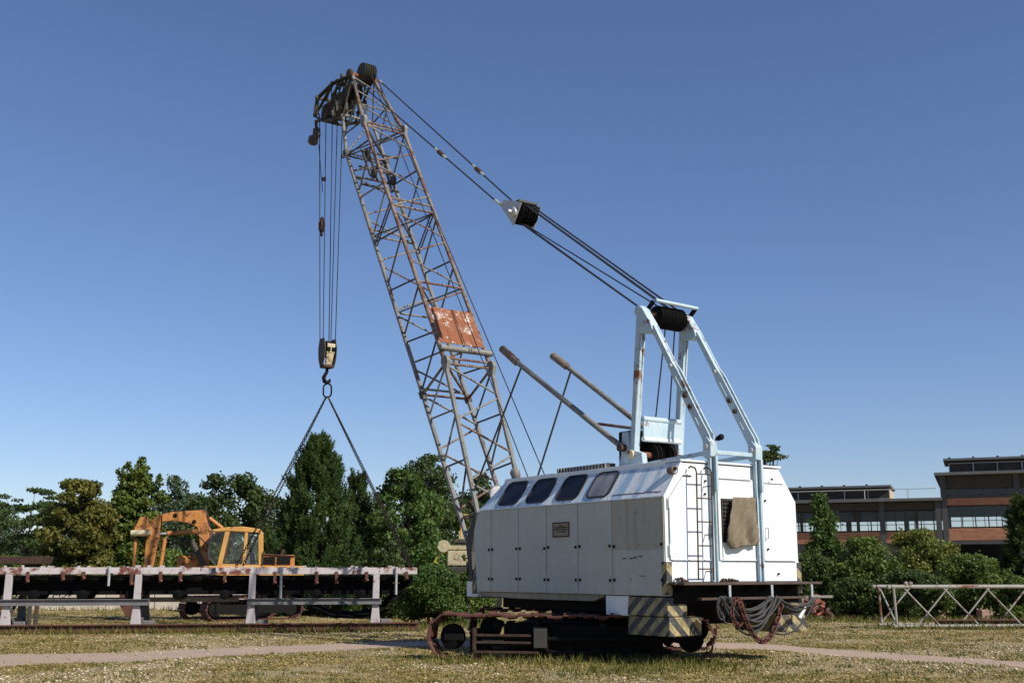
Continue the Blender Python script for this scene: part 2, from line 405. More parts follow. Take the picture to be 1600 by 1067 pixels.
# -- roof slope (left) with four tilted windows
def sl_pt(a, t, out=0.0):
    n_ = Vector((0, (ZT - Z1), SI)).normalized()        # outward normal of the left slope in crane root space (left = +y)
    return cr(a, SI * t, Z1 + (ZT - Z1) * t) + n_ * out
mb = MB(); n0 = sl_pt(0, 0, .02) - sl_pt(0, 0, 0)
mb.prism([sl_pt(0, .0, -.012), sl_pt(5.54, .0, -.012), sl_pt(5.15, .985, -.012), sl_pt(0, .985, -.012)], n0 * .9)
slope = mb.build('roof_slope', M['slope'], crane, 0, .006)
def rrect(a0, a1, t0, t1, r, out, n=5):
    L_ = math.hypot(SI, ZT - Z1); pts = []
    for (ca, ct, st) in ((a1 - r, t1 * L_ - r, 0), (a0 + r, t1 * L_ - r, 90), (a0 + r, t0 * L_ + r, 180), (a1 - r, t0 * L_ + r, 270)):
        for j in range(n + 1):
            an = R(st + 90 * j / n); pts.append(sl_pt(ca + r * math.cos(an), (ct + r * math.sin(an)) / L_, out))
    return pts
for i, (a0, a1) in enumerate(((4.29, 4.93), (3.355, 3.985), (2.41, 3.03), (1.52, 2.105))):
    inner = rrect(a0, a1, .13, .86, .11, .024); outer = rrect(a0 - .035, a1 + .035, .13 - .045, .86 + .045, .14, .024)
    base = rrect(a0 - .035, a1 + .035, .13 - .045, .86 + .045, .14, .005); inb = rrect(a0, a1, .13, .86, .11, .010); N = len(inner)
    fm = MB().add(outer + inner + base + inb, [(j, (j + 1) % N, N + (j + 1) % N, N + j) for j in range(N)] +
                  [(j, (j + 1) % N, 2 * N + (j + 1) % N, 2 * N + j) for j in range(N)] + [(N + j, N + (j + 1) % N, 3 * N + (j + 1) % N, 3 * N + j) for j in range(N)])
    w = fm.build('window', M['rubber'], slope, 30)
    MB().add(rrect(a0 - .01, a1 + .01, .12, .87, .11, .011), [tuple(range(N))]).build('pane', M['blind'] if i == 3 else M['glass'], slope, 0)
# rusty scar and eave drip edge
sc = MB()
a = .12
while a < 1.28:
    w = random.uniform(.03, .12); t = .12 + random.uniform(-.012, .012)
    sc.prism([sl_pt(a, t, .006), sl_pt(a + w, t, .006), sl_pt(a + w, t + .018, .006), sl_pt(a, t + .02, .006)], n0 * .25); a += w * .9
sc.build('rust_seam', M['rust'], slope, 0)
MB().bar(cr(-.005, -.012, Z1 - .008), cr(5.53, -.012, Z1 - .008), .018, .016).build('eave_edge', M['white'], crane, 0)
# roof top plate and lip
MB().prism([cr(-.01, SI - .03, ZT), cr(5.16, SI - .03, ZT), cr(5.16, WD - SI + .03, ZT), cr(-.01, WD - SI + .03, ZT)], cr(0, 0, .035)).build('roof', M['white'], crane, 0, .006)
rl = MB(); rl.b2(cr(.35, SI - .045, ZT - .055), cr(5.17, SI - .033, ZT + .005)); rl.build('roof_lip', M['white'], crane, 0)
# long raised ventilation strip on the roof with ribs
v = MB().b2(cr(2.35, .75, ZT + .036), cr(3.9, .95, ZT + .17)).build('roof_vent_strip', M['boomdark'], crane, 0)
for i in range(16): MB().b2(cr(2.37 + i * .097, .725, ZT + .036), cr(2.40 + i * .097, .749, ZT + .16)).build('vent_rib', M['dirty'], v, 0)
MB().b2(cr(4.0, .75, ZT + .036), cr(4.55, 1.2, ZT + .09)).build('roof_hatch', M['boomrust'], crane, 0, .01)
# exhaust pipe end in the slope beside the rear wall
ex = MB(); p = sl_pt(.03, .70, .04)
ex.lathe(p + Vector((.10, 0, 0)), (-1, 0, 0), [(0, .066), (.10, .066), (.13, .072), (.135, .056), (.02, .052)], 18)
ex.build('exhaust_pipe', M['boomrust'], crane, 40)
# -- rear wall: doors, centre panel, grille, ladder
def rear_plate(name, pts, mat, th=.018, parent=crane, bev=.005):
    return MB().prism([cr(.001, b_, z_) for b_, z_ in pts], cr(-th, 0, 0)).build(name, mat, parent, 0, bev)
zt_at = lambda b_: min(ZT, Z1 + (ZT - Z1) * min(b_, WD - b_) / SI)
dl = rear_plate('rear_door', [(.10, 1.69), (1.02, 1.69), (1.02, 3.10), (.45, 3.10), (.10, 2.68)], M['white'])
dm = rear_plate('rear_panel', [(1.22, 1.69), (1.28, 1.69), (1.28, 2.72), (2.10, 2.72), (2.10, 3.06), (1.22, 3.06)], M['white'])
rear_plate('rear_panel', [(1.30, 1.69), (2.10, 1.69), (2.10, 1.98), (1.30, 1.98)], M['white'])
dr = rear_plate('rear_door', [(2.30, 1.69), (3.12, 1.69), (3.12, 2.68), (2.90, 3.03), (2.30, 3.03)], M['white'])
rear_plate('sill_panel', [(.03, 1.335), (3.18, 1.335), (3.18, 1.67), (.03, 1.67)], M['white'], .012)
MB().b2(cr(-.03, .13, .98), cr(.02, WD - .13, 1.325)).build('rear_beam', M['dark'], crane, 0)
for pts in ([(.12, 1.686), (1.0, 1.686)], [(1.24, 1.686), (2.08, 1.686)], [(2.32, 1.686), (3.10, 1.686)], [(1.25, 3.065), (2.02, 3.065)], [(2.31, 3.038), (2.85, 3.038)]):
    MB().bar(cr(-.026, pts[0][0], pts[0][1]), cr(-.026, pts[1][0], pts[1][1]), .035, .010).build('drip_strip', M['white'], crane, 0)
for zz in (2.62, 1.85):
    MB().tube(cr(-.018, .085, zz - .09), cr(-.018, .085, zz + .09), .014).build('hinge', M['white'], dl)
def handle(b_, z_, parent):
    MB().path([cr(-.018, b_, z_), cr(-.075, b_, z_), cr(-.075, b_, z_ + .18), cr(-.018, b_, z_ + .18)], .008, 6).build('handle', M['boomdark'], parent)
handle(.985, 2.07, dl); handle(2.36, 2.06, dr)
for (b_, z_) in ((.90, 2.78), (.92, 3.0), (2.02, 2.75), (2.36, 2.72), (2.38, 1.88), (2.62, 1.46), (2.55, 3.10)):
    MB().lathe(cr(-.018, b_, z_), (-1, 0, 0), [(0, .018), (.03, .018), (.034, .010)], 8).build('door_bolt', M['dark'], crane)
MB().b2(cr(-.016, 1.27, 1.99), cr(.10, 2.10, 2.715)).build('grille_box', M['dark'], crane, 0)
gr = MB(); 
for i in range(12): gr.bar(cr(-.026, 1.30 + i * .068, 2.0), cr(-.026, 1.30 + i * .068, 2.71), .012, .012)
for i in range(11): gr.bar(cr(-.032, 1.29, 2.02 + i * .068), cr(-.032, 2.09, 2.02 + i * .068), .010, .012)
gr.build('grille', M['boomdark'], crane, 0)
# ladder
la = -.20; lad = MB()
b0, b1 = .555, .90
lad_o = None
for i, b_ in enumerate((b0, b1)):
    rail = MB().path([cr(-.018, b_, 3.20), cr(-.06, b_, 3.225), cr(la + .03, b_, 3.19), cr(la, b_, 3.12), cr(la, b_ - .03, 1.36)], .014, 8)
    o_ = rail.build('ladder', M['darkrust'], crane) if i == 0 else rail.build('ladder_rail', M['darkrust'], lad_o)
    if i == 0: lad_o = o_
for zz in (3.09, 2.69, 2.305, 1.915, 1.54):
    f_ = (3.12 - zz) / 1.76 * .03
    MB().tube(cr(la, b0 - f_, zz), cr(la, b1 - f_, zz), .011).build('rung', M['darkrust'], lad_o)
for zz in (2.9, 2.1, 1.5):
    MB().tube(cr(-.012, b1 - .02, zz), cr(la, b1 - .02, zz), .009).build('standoff', M['darkrust'], lad_o)
MB().tube(cr(-.03, .42, 3.07), cr(-.03, .60, 3.07), .010).build('grab_bar', M['darkrust'], crane)
# -- corner stripes at the rear
for (b0_, b1_) in ((0, .11), (WD - .10, WD)):
    z_top = 1.655
    mb = MB().b2(cr(-.022, b0_ - .004 if b0_ == 0 else b0_, Z0 + .012), cr(-.0135, b1_ + (.004 if b0_ else 0), z_top))
    if b0_ == 0: mb.b2(cr(-.022, -.008, Z0 + .012), cr(.10, -.0035, z_top))
    else: mb.b2(cr(-.022, WD + .0015, Z0 + .012), cr(.10, WD + .007, z_top))
    mb.build('corner_marking', M['stripes'], crane, 0)
# -- deck and sill under the house
dk = MB(); dk.prism([cr(5.95, .12, 1.10), cr(5.85, .12, 1.02), cr(4.35, .14, .985), cr(2.05, .14, .985), cr(1.65, .12, 1.10)], cr(0, WD - .24, 0))
deck = dk.build('deck_frame', M['dirty'], crane, 0, .01)
MB().b2(cr(5.62, .02, 1.0), cr(6.02, .16, 1.30)).build('front_bracket', M['white'], crane, 0, .01)
MB().prism([cr(5.63, .012, 1.06), cr(5.80, .012, 1.06), cr(5.80, .012, 1.22), cr(5.72, .012, 1.52), cr(5.64, .012, 1.52)], cr(0, -.006, 0)).build('front_marking', M['stripes'], crane, 0)
MB().b2(cr(5.6, .95, .95), cr(7.45, WD - .95, 1.25)).build('boom_platform', M['boomdark'], crane, 0, .02)
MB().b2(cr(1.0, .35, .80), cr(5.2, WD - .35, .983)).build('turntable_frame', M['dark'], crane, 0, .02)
MB().b2(cr(.96, .02, .77), cr(1.57, .50, 1.095)).build('ballast_bracket', M['white'], crane, 0, .012)
# counterweight: stepped blocks left and right, recess between
cw = MB().b2(cr(.50, .9, .62), cr(.93, WD - .9, 1.09)).build('counterweight', M['dark'], crane, 0, .02)
for sgn in (0, 1):
    bb = (lambda q: q) if sgn == 0 else (lambda q: WD - q)
    def seg(b_in, zlo, zhi, slant_lo, slant_hi):
        return MB().add([cr(-.02 - slant_lo, bb(-.03), zlo), cr(.95, bb(-.03), zlo), cr(.95, bb(b_in), zlo), cr(-.02 - slant_lo * .2, bb(b_in), zlo),
                         cr(-.02 - slant_hi, bb(.0), zhi), cr(.95, bb(.0), zhi), cr(.95, bb(b_in), zhi), cr(-.02 - slant_hi, bb(b_in), zhi)],
                        [(0, 1, 2, 3), (4, 7, 6, 5), (0, 4, 5, 1), (1, 5, 6, 2), (2, 6, 7, 3), (3, 7, 4, 0)])
    seg(.72, .475, .775, .06, .03).build('counterweight_block', M['stripes'], cw, 0, .012)
    seg(.42, .785, 1.085, .03, .0).build('counterweight_block', M['stripes'], cw, 0, .012)
# -- rear platform planks on brackets, hangers
for i, (a0, a1) in enumerate(((-.40, -.23), (-.21, -.03))):
    MB().b2(cr(a0, .02 - i * .02, 1.285), cr(a1, 3.30 if i == 0 else 3.24, 1.325)).build('plank', M['plank'], crane, 0, .006)
MB().b2(cr(-.37, .42, 1.045), cr(-.27, 3.42, 1.082)).build('lower_rail', M['plank'], crane, 0, .005)
MB().b2(cr(-.375, 2.9, 1.045), cr(-.376 + .10, 3.60, 1.087)).build('rail_extension', M['boom'], crane, 0, .005)
for b_ in (.20, .95, 1.3, 1.75, 2.15, 2.75):
    MB().prism([cr(-.38, b_, 1.282), cr(.02, b_, 1.282), cr(.02, b_, 1.12)], cr(0, .04, 0)).build('bracket', M['dark'], crane, 0)
hang = []
for b_, zb in ((.98, .93), (1.98, .90), (2.98, .93)):
    MB().b2(cr(-.43, b_, zb), cr(-.405, b_ + .05, 1.28)).build('hanger', M['galv'], crane, 0, .004)
for b_, z_, h_ in ((.32, 1.33, .10), (1.28, 1.33, .06), (1.46, 1.33, .05)):
    g_ = MB()
    for _ in range(14): g_.box(cr(-.024 - random.random() * .05, b_ + random.gauss(0, .07), z_ + random.random() * h_ * .7), (.03, .03, .03), Matrix.Rotation(random.random() * 3, 3, 'Y') @ Matrix.Rotation(random.random() * 3, 3, 'X'))
    g_.build('debris', M['darkrust'], crane, 0)['kind'] = 'stuff'

# -- A-frame: two box-section legs, backstays, top sheaves, winch
LB, RB = BC - .55, BC + .55
for b_ in (LB, RB):
    leg = MB().bar(cr(1.93, b_, 3.55), cr(1.66, b_, 6.18), .125, .135, (0, 1, 0)).build('a_frame_leg', M['blue'], crane, 0, .012)
    ch_ = MB()
    for da in (-.04, .04): ch_.bar(cr(1.93 - .069, b_ + da, 3.75), cr(1.66 - .069, b_ + da, 6.0), .012, .03, (0, 1, 0))
    ch_.build('leg_channel', M['blue'], leg, 0)
    MB().lathe(cr(1.645, b_ - .10, 6.28), (0, -1, 0), [(0, .075), (.02, .105), (.18, .105), (.20, .08)], 16).build('head_pin', M['blue'], leg, 35)
    MB().lathe(cr(1.93, b_ - .13, 3.62), (0, -1, 0), [(0, .05), (.02, .085), (.22, .085), (.24, .05)], 14).build('foot_pin', M['cream'], leg, 35)
    MB().prism([cr(2.35, b_ - .06, ZT + .03), cr(1.62, b_ - .06, ZT + .03), cr(1.66, b_ - .06, 3.62), cr(1.98, b_ - .06, 3.72), cr(2.04, b_ - .06, 4.05), cr(2.2, b_ - .06, 4.05), cr(2.24, b_ - .06, 3.62)], cr(0, .12, 0)).build('foot_gusset', M['blue'], leg, 0, .008)
    # head gusset and flat backstay link with its slots
    MB().prism([cr(1.70, b_ - .09, 6.24), cr(1.54, b_ - .09, 6.33), cr(1.30, b_ - .09, 5.98), cr(1.26, b_ - .09, 5.86), cr(1.40, b_ - .09, 5.80), cr(1.66, b_ - .09, 5.86)], cr(0, .18, 0)).build('head_gusset', M['blue'], leg, 0, .008)
    MB().lathe(cr(1.50, b_ - .115, 6.02), (0, -1, 0), [(0, .04), (.01, .05), (.24, .05), (.25, .04)], 12).build('link_pin', M['galv'], leg, 35)
    p, q = Vector((1.30, 0, 5.92)), Vector((-.04, 0, 3.67)); d = (q - p).normalized(); nrm = Vector((-d.z, 0, d.x))
    def lk(t, w, o=0.0): c = p + (q - p) * t; return cr(c.x + nrm.x * w, b_ + o, c.z + nrm.z * w)
    bs = MB()
    for o in (-.06, .035):
        bs.prism([lk(0, -.05, o), lk(.34, -.055, o), lk(.42, -.085, o), lk(.44, -.085, o), lk(.44, .085, o), lk(.42, .085, o), lk(.34, .055, o), lk(0, .05, o)], cr(0, .03, 0))
        for t0, t1 in ((.44, .57), (.79, .86)):
            for s_ in (-1, 1): bs.prism([lk(t0, s_ * .028, o), lk(t1, s_ * .028, o), lk(t1, s_ * .085, o), lk(t0, s_ * .085, o)], cr(0, .03, 0))
        bs.prism([lk(.57, -.085, o), lk(.79, -.085, o), lk(.79, .085, o), lk(.57, .085, o)], cr(0, .03, 0))
        bs.prism([lk(.86, -.085, o), lk(.97, -.095, o), lk(1.0, -.06, o), lk(1.0, .06, o), lk(.97, .095, o), lk(.86, .085, o)], cr(0, .03, 0))
    # spacers leave slots open between the two side plates
    for t0, t1 in ((0, .42), (.585, .775), (.87, 1.0)):
        bs.prism([lk(t0, -.04, -.03), lk(t1, -.04, -.03), lk(t1, .04, -.03), lk(t0, .04, -.03)], cr(0, .065, 0))
    bo = bs.build('backstay', M['blue'], crane, 0, .006)
    for t in (.36, .62, .71):
        c = p + (q - p) * t
        MB().lathe(cr(c.x, b_ - .105, c.z), (0, -1, 0), [(0, .03), (.01, .042), (.20, .042), (.21, .03)], 12).build('link_pin', M['darkrust'] if t > .4 else M['galv'], bo, 35)
    kn = MB().prism([cr(.06, b_ - .085, 3.42), cr(-.03, b_ - .085, 3.36), cr(-.12, b_ - .085, 3.42), cr(-.13, b_ - .085, 3.64), cr(-.03, b_ - .085, 3.76), cr(.06, b_ - .085, 3.72)], cr(0, .17, 0)).build('knuckle', M['blue'], crane, 0, .01)
    MB().lathe(cr(-.03, b_ - .125, 3.58), (0, -1, 0), [(0, .045), (.01, .055), (.24, .055), (.25, .045)], 12).build('link_pin', M['galv'], kn, 35)
    po = MB()
    po.b2(cr(-.085, b_ - .06, 1.33), cr(-.021, b_ - .03, 3.42)); po.b2(cr(-.085, b_ + .03, 1.33), cr(-.021, b_ + .06, 3.42)); po.b2(cr(-.045, b_ - .03, 1.33), cr(-.022, b_ + .03, 3.42))
    po.build('rear_post', M['blue'], crane, 0, .004)
    MB().prism([cr(-.155, b_ + .005, 3.42), cr(-.12, b_ + .005, 3.42), cr(-.09, b_ + .005, 2.85), cr(-.155, b_ + .005, 2.85)], cr(0, .05, 0)).build('post_flange', M['blue'], crane, 0)
    MB().bar(cr(.06, b_, 3.49), cr(1.9, b_ + (.14 if b_ == LB else -.14), 3.42), .07, .07).build('roof_strut', M['blue'], crane, 0, .006)
MB().bar(cr(-.03, LB + .1, 3.50), cr(-.03, RB - .1, 3.50), .07, .07).build('cross_strut', M['blue'], crane, 0, .006)
lamp = MB().path([cr(.05, LB + .20, 3.35), cr(.05, LB + .20, 3.72), cr(-.02, LB + .22, 3.76)], .022, 8); lamp.lathe(cr(.0, LB + .21, 3.74), (-1, 0, .25), [(0, .04), (.10, .055), (.13, .045)], 12)
lamp.build('rear_lamp', M['dark'], crane)
# top drum of sheaves between the legs + guard bar
ax = MB().tube(cr(1.645, LB + .09, 6.27), cr(1.645, RB - .1, 6.27), .045, n=12).build('sheave_axle', M['rust'], crane)
for i in range(9):
    c = LB + .36 + i * .070
    MB().lathe(cr(1.645, c, 6.22), (0, -1, 0), [(0, .212), (.012, .218), (.028, .185), (.044, .218), (.056, .212)], 26).build('sheave', M['dark'], ax, 35)
gb = MB().tube(cr(1.42, LB + .16, 6.47), cr(1.42, RB + .13, 6.45), .036, n=12); gb.build('guard_bar', M['blue'], crane)
for b_ in (LB + .12, RB + .10): MB().bar(cr(1.64, b_ - .02, 6.26), cr(1.43, b_, 6.45), .04, .09).build('guard_arm', M['dark'], crane, 0, .01)
# lower winch between the legs
MB().b2(cr(1.74, LB + .08, 3.93), cr(1.78, RB - .09, 4.24)).build('winch_shield', M['blue'], crane, 0, .006)
for zz, r_ in ((4.27, .055), (3.90, .05)): MB().tube(cr(1.77, LB + .08, zz), cr(1.77, RB - .08, zz), r_, n=12).build('cross_tube', M['blue'] if zz > 4 else M['white'], crane)
wa = MB().tube(cr(1.88, LB + .06, 3.62), cr(1.88, RB - .05, 3.62), .055, n=12).build('winch_shaft', M['rust'], crane)
for c in (.36, .46, .68, .78): MB().lathe(cr(1.88, LB + c, 3.62), (0, -1, 0), [(0, .20), (.02, .21), (.03, .15), (.05, .15), (.06, .21), (.075, .20)], 24).build('winch_drum', M['darkrust'] if c > .7 else M['dark'], wa, 35)
MB().b2(cr(2.05, LB + .1, 3.36), cr(2.5, RB - .1, 4.1)).build('winch_gearbox', M['dark'], crane, 0, .03)
MB().b2(cr(1.95, RB - .22, 3.36), cr(2.12, RB - .09, 4.3)).build('winch_stanchion', M['dark'], crane, 0, .01)

# -- boom -------------------------------------------------------------
HW, DP = .65, 1.20
NB, FB = BC - HW, BC + HW
T0, T1 = np.array([8.49, 6.31]), np.array([13.06, 13.92]); ud = (T1 - T0) / np.linalg.norm(T1 - T0); pd = np.array([ud[1], -ud[0]])
BL = float(np.linalg.norm(T1 - T0)); B0_, B1_ = T0 + pd * DP, T1 + pd * DP
FT, FBm = np.array([7.06, 2.75]), np.array([7.42, 2.10]); FP = np.array([7.16, 1.42])      # foot: top leg end, bottom leg end, pin
HTp, HBt = np.array([14.42, 15.92]), np.array([14.75, 14.74])                             # head
boom = MB()
for P_, b0_, Q_, b1_ in ((T0, NB, T0, FB), (B0_, NB, B0_, FB), (T0, NB, B0_, NB), (T0, FB, B0_, FB), (T0, NB, B0_, FB)): boom.tube(cr(P_[0], b0_, P_[1]), cr(Q_[0], b1_, Q_[1]), .032)
boom = boom.build('boom', M['boomrust'], crane, 35)
for b_ in (NB, FB):                                      # gusset plates join the boom sections
    s = -1 if b_ == NB else 1
    for P, w in ((T0, .17), (T1, .16)):
        q = [P - ud * .22, P - ud * .04 - pd * w, P + ud * .10 - pd * w, P + ud * .22, P + ud * .1 + pd * .10, P - ud * .12 + pd * .12]
        MB().prism([cr(x, b_ - .05, z) for x, z in q], cr(0, .10, 0)).build('gusset', M['boom'], boom, 0, .008)
    for P in (B0_, B1_): MB().bar(cr(*(lambda u: (u[0], b_, u[1]))(P - ud * .1)), cr(*(lambda u: (u[0], b_, u[1]))(P + ud * .1)), .14, .14).build('joint_lug', M['boomdark'], boom, 0, .01)
def bar2(name, P, b0_, Q, b1_, r, mt):
    MB().tube(cr(P[0], b0_, P[1]), cr(Q[0], b1_, Q[1]), r, n=8).build(name, mt, boom)
def chord(P, Q, b0_, b1_, mt, r=.052): bar2('chord', P, b0_, Q, b1_, r, mt)
for b_, mt in ((NB, M['boomrust']), (FB, M['boomrust'])): chord(T0, T1, b_, b_, mt)
for b_ in (NB, FB): chord(B0_, B1_, b_, b_, M['boom'], .056)
for b_ in (NB, FB):
    chord(FT, T0, b_, b_, M['boom'], .058); chord(FBm, B0_, b_, b_, M['boom'], .058)
    hb = BC + (b_ - BC) * .55
    chord(T1, HTp, b_, hb, M['boomrust'], .05); chord(B1_, HBt, b_, BC + (b_ - BC) * .75, M['boom'], .05)
    MB().prism([cr(FT[0] - .03, b_ - .05, FT[1]), cr(FT[0] + .06, b_ - .05, FT[1] + .05), cr(FBm[0] + .05, b_ - .05, FBm[1] + .05), cr(FP[0] + .20, b_ - .05, FP[1] + .2), cr(FP[0] + .12, b_ - .05, FP[1] - .16), cr(FP[0] + .0, b_ - .05, FP[1] - .16), cr(FP[0] + .06, b_ - .05, FP[1] + .5)], cr(0, .10, 0)).build('boom_foot', M['boomdark'], boom, 0, .01)
    MB().tube(cr(FBm[0], b_, FBm[1] + .9), cr(FT[0] + .15, b_, FT[1] + .05), .04).build('lattice_bar', M['darkrust'], boom)
def jit(mt_list): return random.choice(mt_list)
def lace(P0, P1, Q0, Q1, bP, bQ, n, mts, r=.024, start=0, post=False):
    """zigzag of lattice bars between chord P and chord Q"""
    P0, P1, Q0, Q1 = map(np.array, (P0, P1, Q0, Q1))
    for i in range(n):
        t0, t1 = i / n, (i + 1) / n
        if (i + start) % 2 == 0: a_, c_ = P0 + (P1 - P0) * (t0 + .012), Q0 + (Q1 - Q0) * (t1 - .012); bb = (bP, bQ)
        else: a_, c_ = Q0 + (Q1 - Q0) * (t0 + .012), P0 + (P1 - P0) * (t1 - .012); bb = (bQ, bP)
        bar2('lattice_bar', a_, bb[0], c_, bb[1], r, jit(mts))
lite, rusty, dk_ = M['boom'], M['boomrust'], M['boomdark']
# main section: near side, far side, top (towards the A-frame) and bottom faces
lace(T0, T1, B0_, B1_, NB, NB, 10, [dk_, dk_, lite], start=1)
lace(T0, T1, B0_, B1_, FB, FB, 10, [dk_, dk_, dk_])
lace(T0, T1, T0, T1, NB, FB, 10, [rusty, rusty, lite], start=0)
lace(B0_, B1_, B0_, B1_, NB, FB, 10, [lite, lite, rusty], start=1)
# joint frames of the three boom sections
for s_ in (.02, .30, .615, .645, .985, 1.0):
    P, Q = T0 + ud * BL * s_, B0_ + ud * BL * s_
    bar2('lattice_bar', P, NB, P, FB, .030, rusty); bar2('lattice_bar', Q, NB, Q, FB, .028, lite if s_ < .9 else dk_)
    if s_ not in (.02, .645): bar2('lattice_bar', P, NB, Q, FB, .022, dk_); bar2('lattice_bar', P, FB, Q, NB, .022, dk_)
for s_ in (.615, .63):
    bar2('lattice_bar', T0 + ud * BL * s_, NB, B0_ + ud * BL * (s_ - .05), NB, .022, dk_); bar2('lattice_bar', T0 + ud * BL * s_, FB, B0_ + ud * BL * (s_ - .05), FB, .022, dk_)
# foot section
lace(FT, T0, FBm, B0_, NB, NB, 6, [dk_, dk_, lite], start=0); lace(FT, T0, FBm, B0_, FB, FB, 6, [dk_, dk_, dk_], start=0)
lace(FT, T0, FT, T0, NB, FB, 5, [rusty, rusty, lite], r=.026, start=1); lace(FBm, B0_, FBm, B0_, NB, FB, 5, [lite, lite, rusty], r=.026, start=1)
bar2('lattice_bar', FT, NB, FT, FB, .05, M['cream']); bar2('lattice_bar', FBm, NB, FBm, FB, .05, lite)
# head section
HN, HF = BC - HW * .55, BC + HW * .55
for b_, h_ in ((NB, HN), (FB, HF)):
    g = BC + (b_ - BC) * .75
    for t in (.02, .5):
        P = T1 + (HTp - T1) * t; Q = B1_ + (HBt - B1_) * min(1, t + .45); P2 = T1 + (HTp - T1) * min(1, t + .5)
        bb = b_ + (h_ - b_) * t; gg = b_ + (g - b_) * min(1, t + .45)
        bar2('lattice_bar', P, bb, Q, gg, .022, dk_); bar2('lattice_bar', Q, gg, P2, b_ + (h_ - b_) * min(1, t + .5), .022, dk_)
for (t0, t1) in ((.02, .34), (.36, .66), (.68, .95)):
    P, Q = T1 + (HTp - T1) * t0, T1 + (HTp - T1) * t1; b0_ = NB + (HN - NB) * t0; b1_ = FB + (HF - FB) * t1
    bar2('lattice_bar', Q, NB + (HN - NB) * t1, P, FB + (HF - FB) * t0, .022, lite)
P = T1 + (HTp - T1) * .36; bar2('lattice_bar', P, NB + (HN - NB) * .36, P, FB + (HF - FB) * .36, .024, lite)
bar2('lattice_bar', B1_, NB, HBt, BC + HW * .75, .022, lite); bar2('lattice_bar', HBt, BC - HW * .75, HBt, BC + HW * .75, .04, lite)
# rope guide machinery inside the upper boom
gy = MB()
for s_, d_ in ((.86, .55), (.90, .75), (.94, .50), (.88, .95), (.83, .85)):
    P = T0 + ud * BL * s_ + pd * DP * d_; gy.tube(cr(P[0], NB + .06, P[1]), cr(P[0], FB - .06, P[1]), .035)
for i in range(5):
    P = T0 + ud * BL * (.84 + .03 * i) + pd * DP * random.uniform(.5, .95); b_ = BC + random.uniform(-.45, .45)
    gy.lathe(cr(P[0], b_, P[1]), (0, -1, 0), [(0, .13), (.02, .14), (.04, .11), (.06, .14), (.08, .13)], 16)
for i in range(4):
    P = T0 + ud * BL * .83 + pd * DP * (.55 + .12 * i); Q = T0 + ud * BL * .95 + pd * DP * (.55 + .1 * i); gy.bar(cr(P[0], NB + .15 + .3 * i, P[1]), cr(Q[0], NB + .15 + .3 * i, Q[1]), .03, .07)
gy.build('rope_guide', M['boomdark'], boom, 30)
# rusty plate on the top face + tube below it
pl_ = MB()
for i in range(4):
    b0_ = NB + .04 + i * (2 * HW - .08) / 4; b1_ = b0_ + (2 * HW - .08) / 4 - .008; P, Q = T0 + ud * .62 - pd * .035, T0 + ud * 1.78 - pd * .035
    th = cr(-pd[0] * .012, 0, -pd[1] * .012)
    o_ = MB().prism([cr(P[0], b0_, P[1]), cr(P[0], b1_, P[1]), cr(Q[0], b1_, Q[1]), cr(Q[0], b0_, Q[1])], th).build('plate_board', M['plate'], boom, 0)
P = T0 + ud * .40 - pd * .10; MB().tube(cr(P[0], NB - .08, P[1]), cr(P[0], FB + .10, P[1]), .075, n=14).build('cross_roller', M['boom'], boom)
# head: big sheave pack on the axle, nose with sheaves and hanging bits
hx = MB().tube(cr(HTp[0], HN - .10, HTp[1]), cr(HTp[0], HF + .10, HTp[1]), .07, n=14).build('head_axle', M['rust'], boom)
MB().lathe(cr(HTp[0], HN - .16, HTp[1]), (0, -1, 0), [(0, .12), (.03, .15), (.10, .15), (.12, .10)], 18).build('axle_cap', M['darkrust'], hx, 35)
for i in range(5):
    MB().lathe(cr(HTp[0] - .06, BC - .12 + i * .078, HTp[1] + .10), (0, -1, 0), [(0, .30), (.015, .31), (.033, .26), (.051, .31), (.066, .30)], 28).build('head_sheave', M['olive'], boom, 35)
NS, NL, NM, TM = np.array([16.85, 16.05]), np.array([17.02, 15.50]), np.array([16.3, 15.10]), np.array([15.75, 16.15])
for b_ in (BC - .34, BC + .30):
    mb = MB()
    for P, Q, w in ((HTp, TM, .13), (TM, NS, .12), (NS, NL, .12), (NL, NM, .12), (NM, HBt, .12), (np.array([15.3, 16.1]), NM, .07), (HTp, np.array([15.5, 14.9]), .07), (np.array([14.9, 16.0]), HBt, .07), (TM, NL, .08)):
        mb.bar(cr(P[0], b_, P[1]), cr(Q[0], b_, Q[1]), .05, w, (0, 1, 0))
    mb.build('boom_nose', M['olive'], boom, 0, .006)
for (P, r_) in (((15.0, 15.6), .22), ((15.5, 15.5), .25), ((16.0, 15.5), .26), ((16.5, 15.5), .24)):
    for i in range(3):
        MB().lathe(cr(P[0], BC - .26 + i * .19, P[1]), (0, -1, 0), [(0, r_), (.015, r_ + .01), (.035, r_ - .05), (.055, r_ + .01), (.07, r_)], 20).build('nose_sheave', M['olive'], boom, 35)
for (x_, z_) in ((15.0, 16.03), (15.4, 16.1), tuple(TM), tuple(NS), tuple(NM), (15.5, 14.9)):
    MB().tube(cr(x_, BC - .42, z_), cr(x_, BC + .42, z_), .045).build('nose_pin', M['olive'] if x_ != NS[0] else M['boomrust'], boom)
for (x_, z_, b_) in ((15.2, 16.15, -.30), (15.5, 16.25, -.1), (15.9, 16.3, .2), (15.6, 15.2, -.36), (15.3, 15.3, -.37)):
    MB().bar(cr(x_, BC + b_, z_ - .2), cr(x_ + .08, BC + b_, z_ + .12), .07, .10).build('nose_lug', M['cream'] if b_ < -.3 else M['olive'], boom, 0, .01)
rn = random.Random(5)
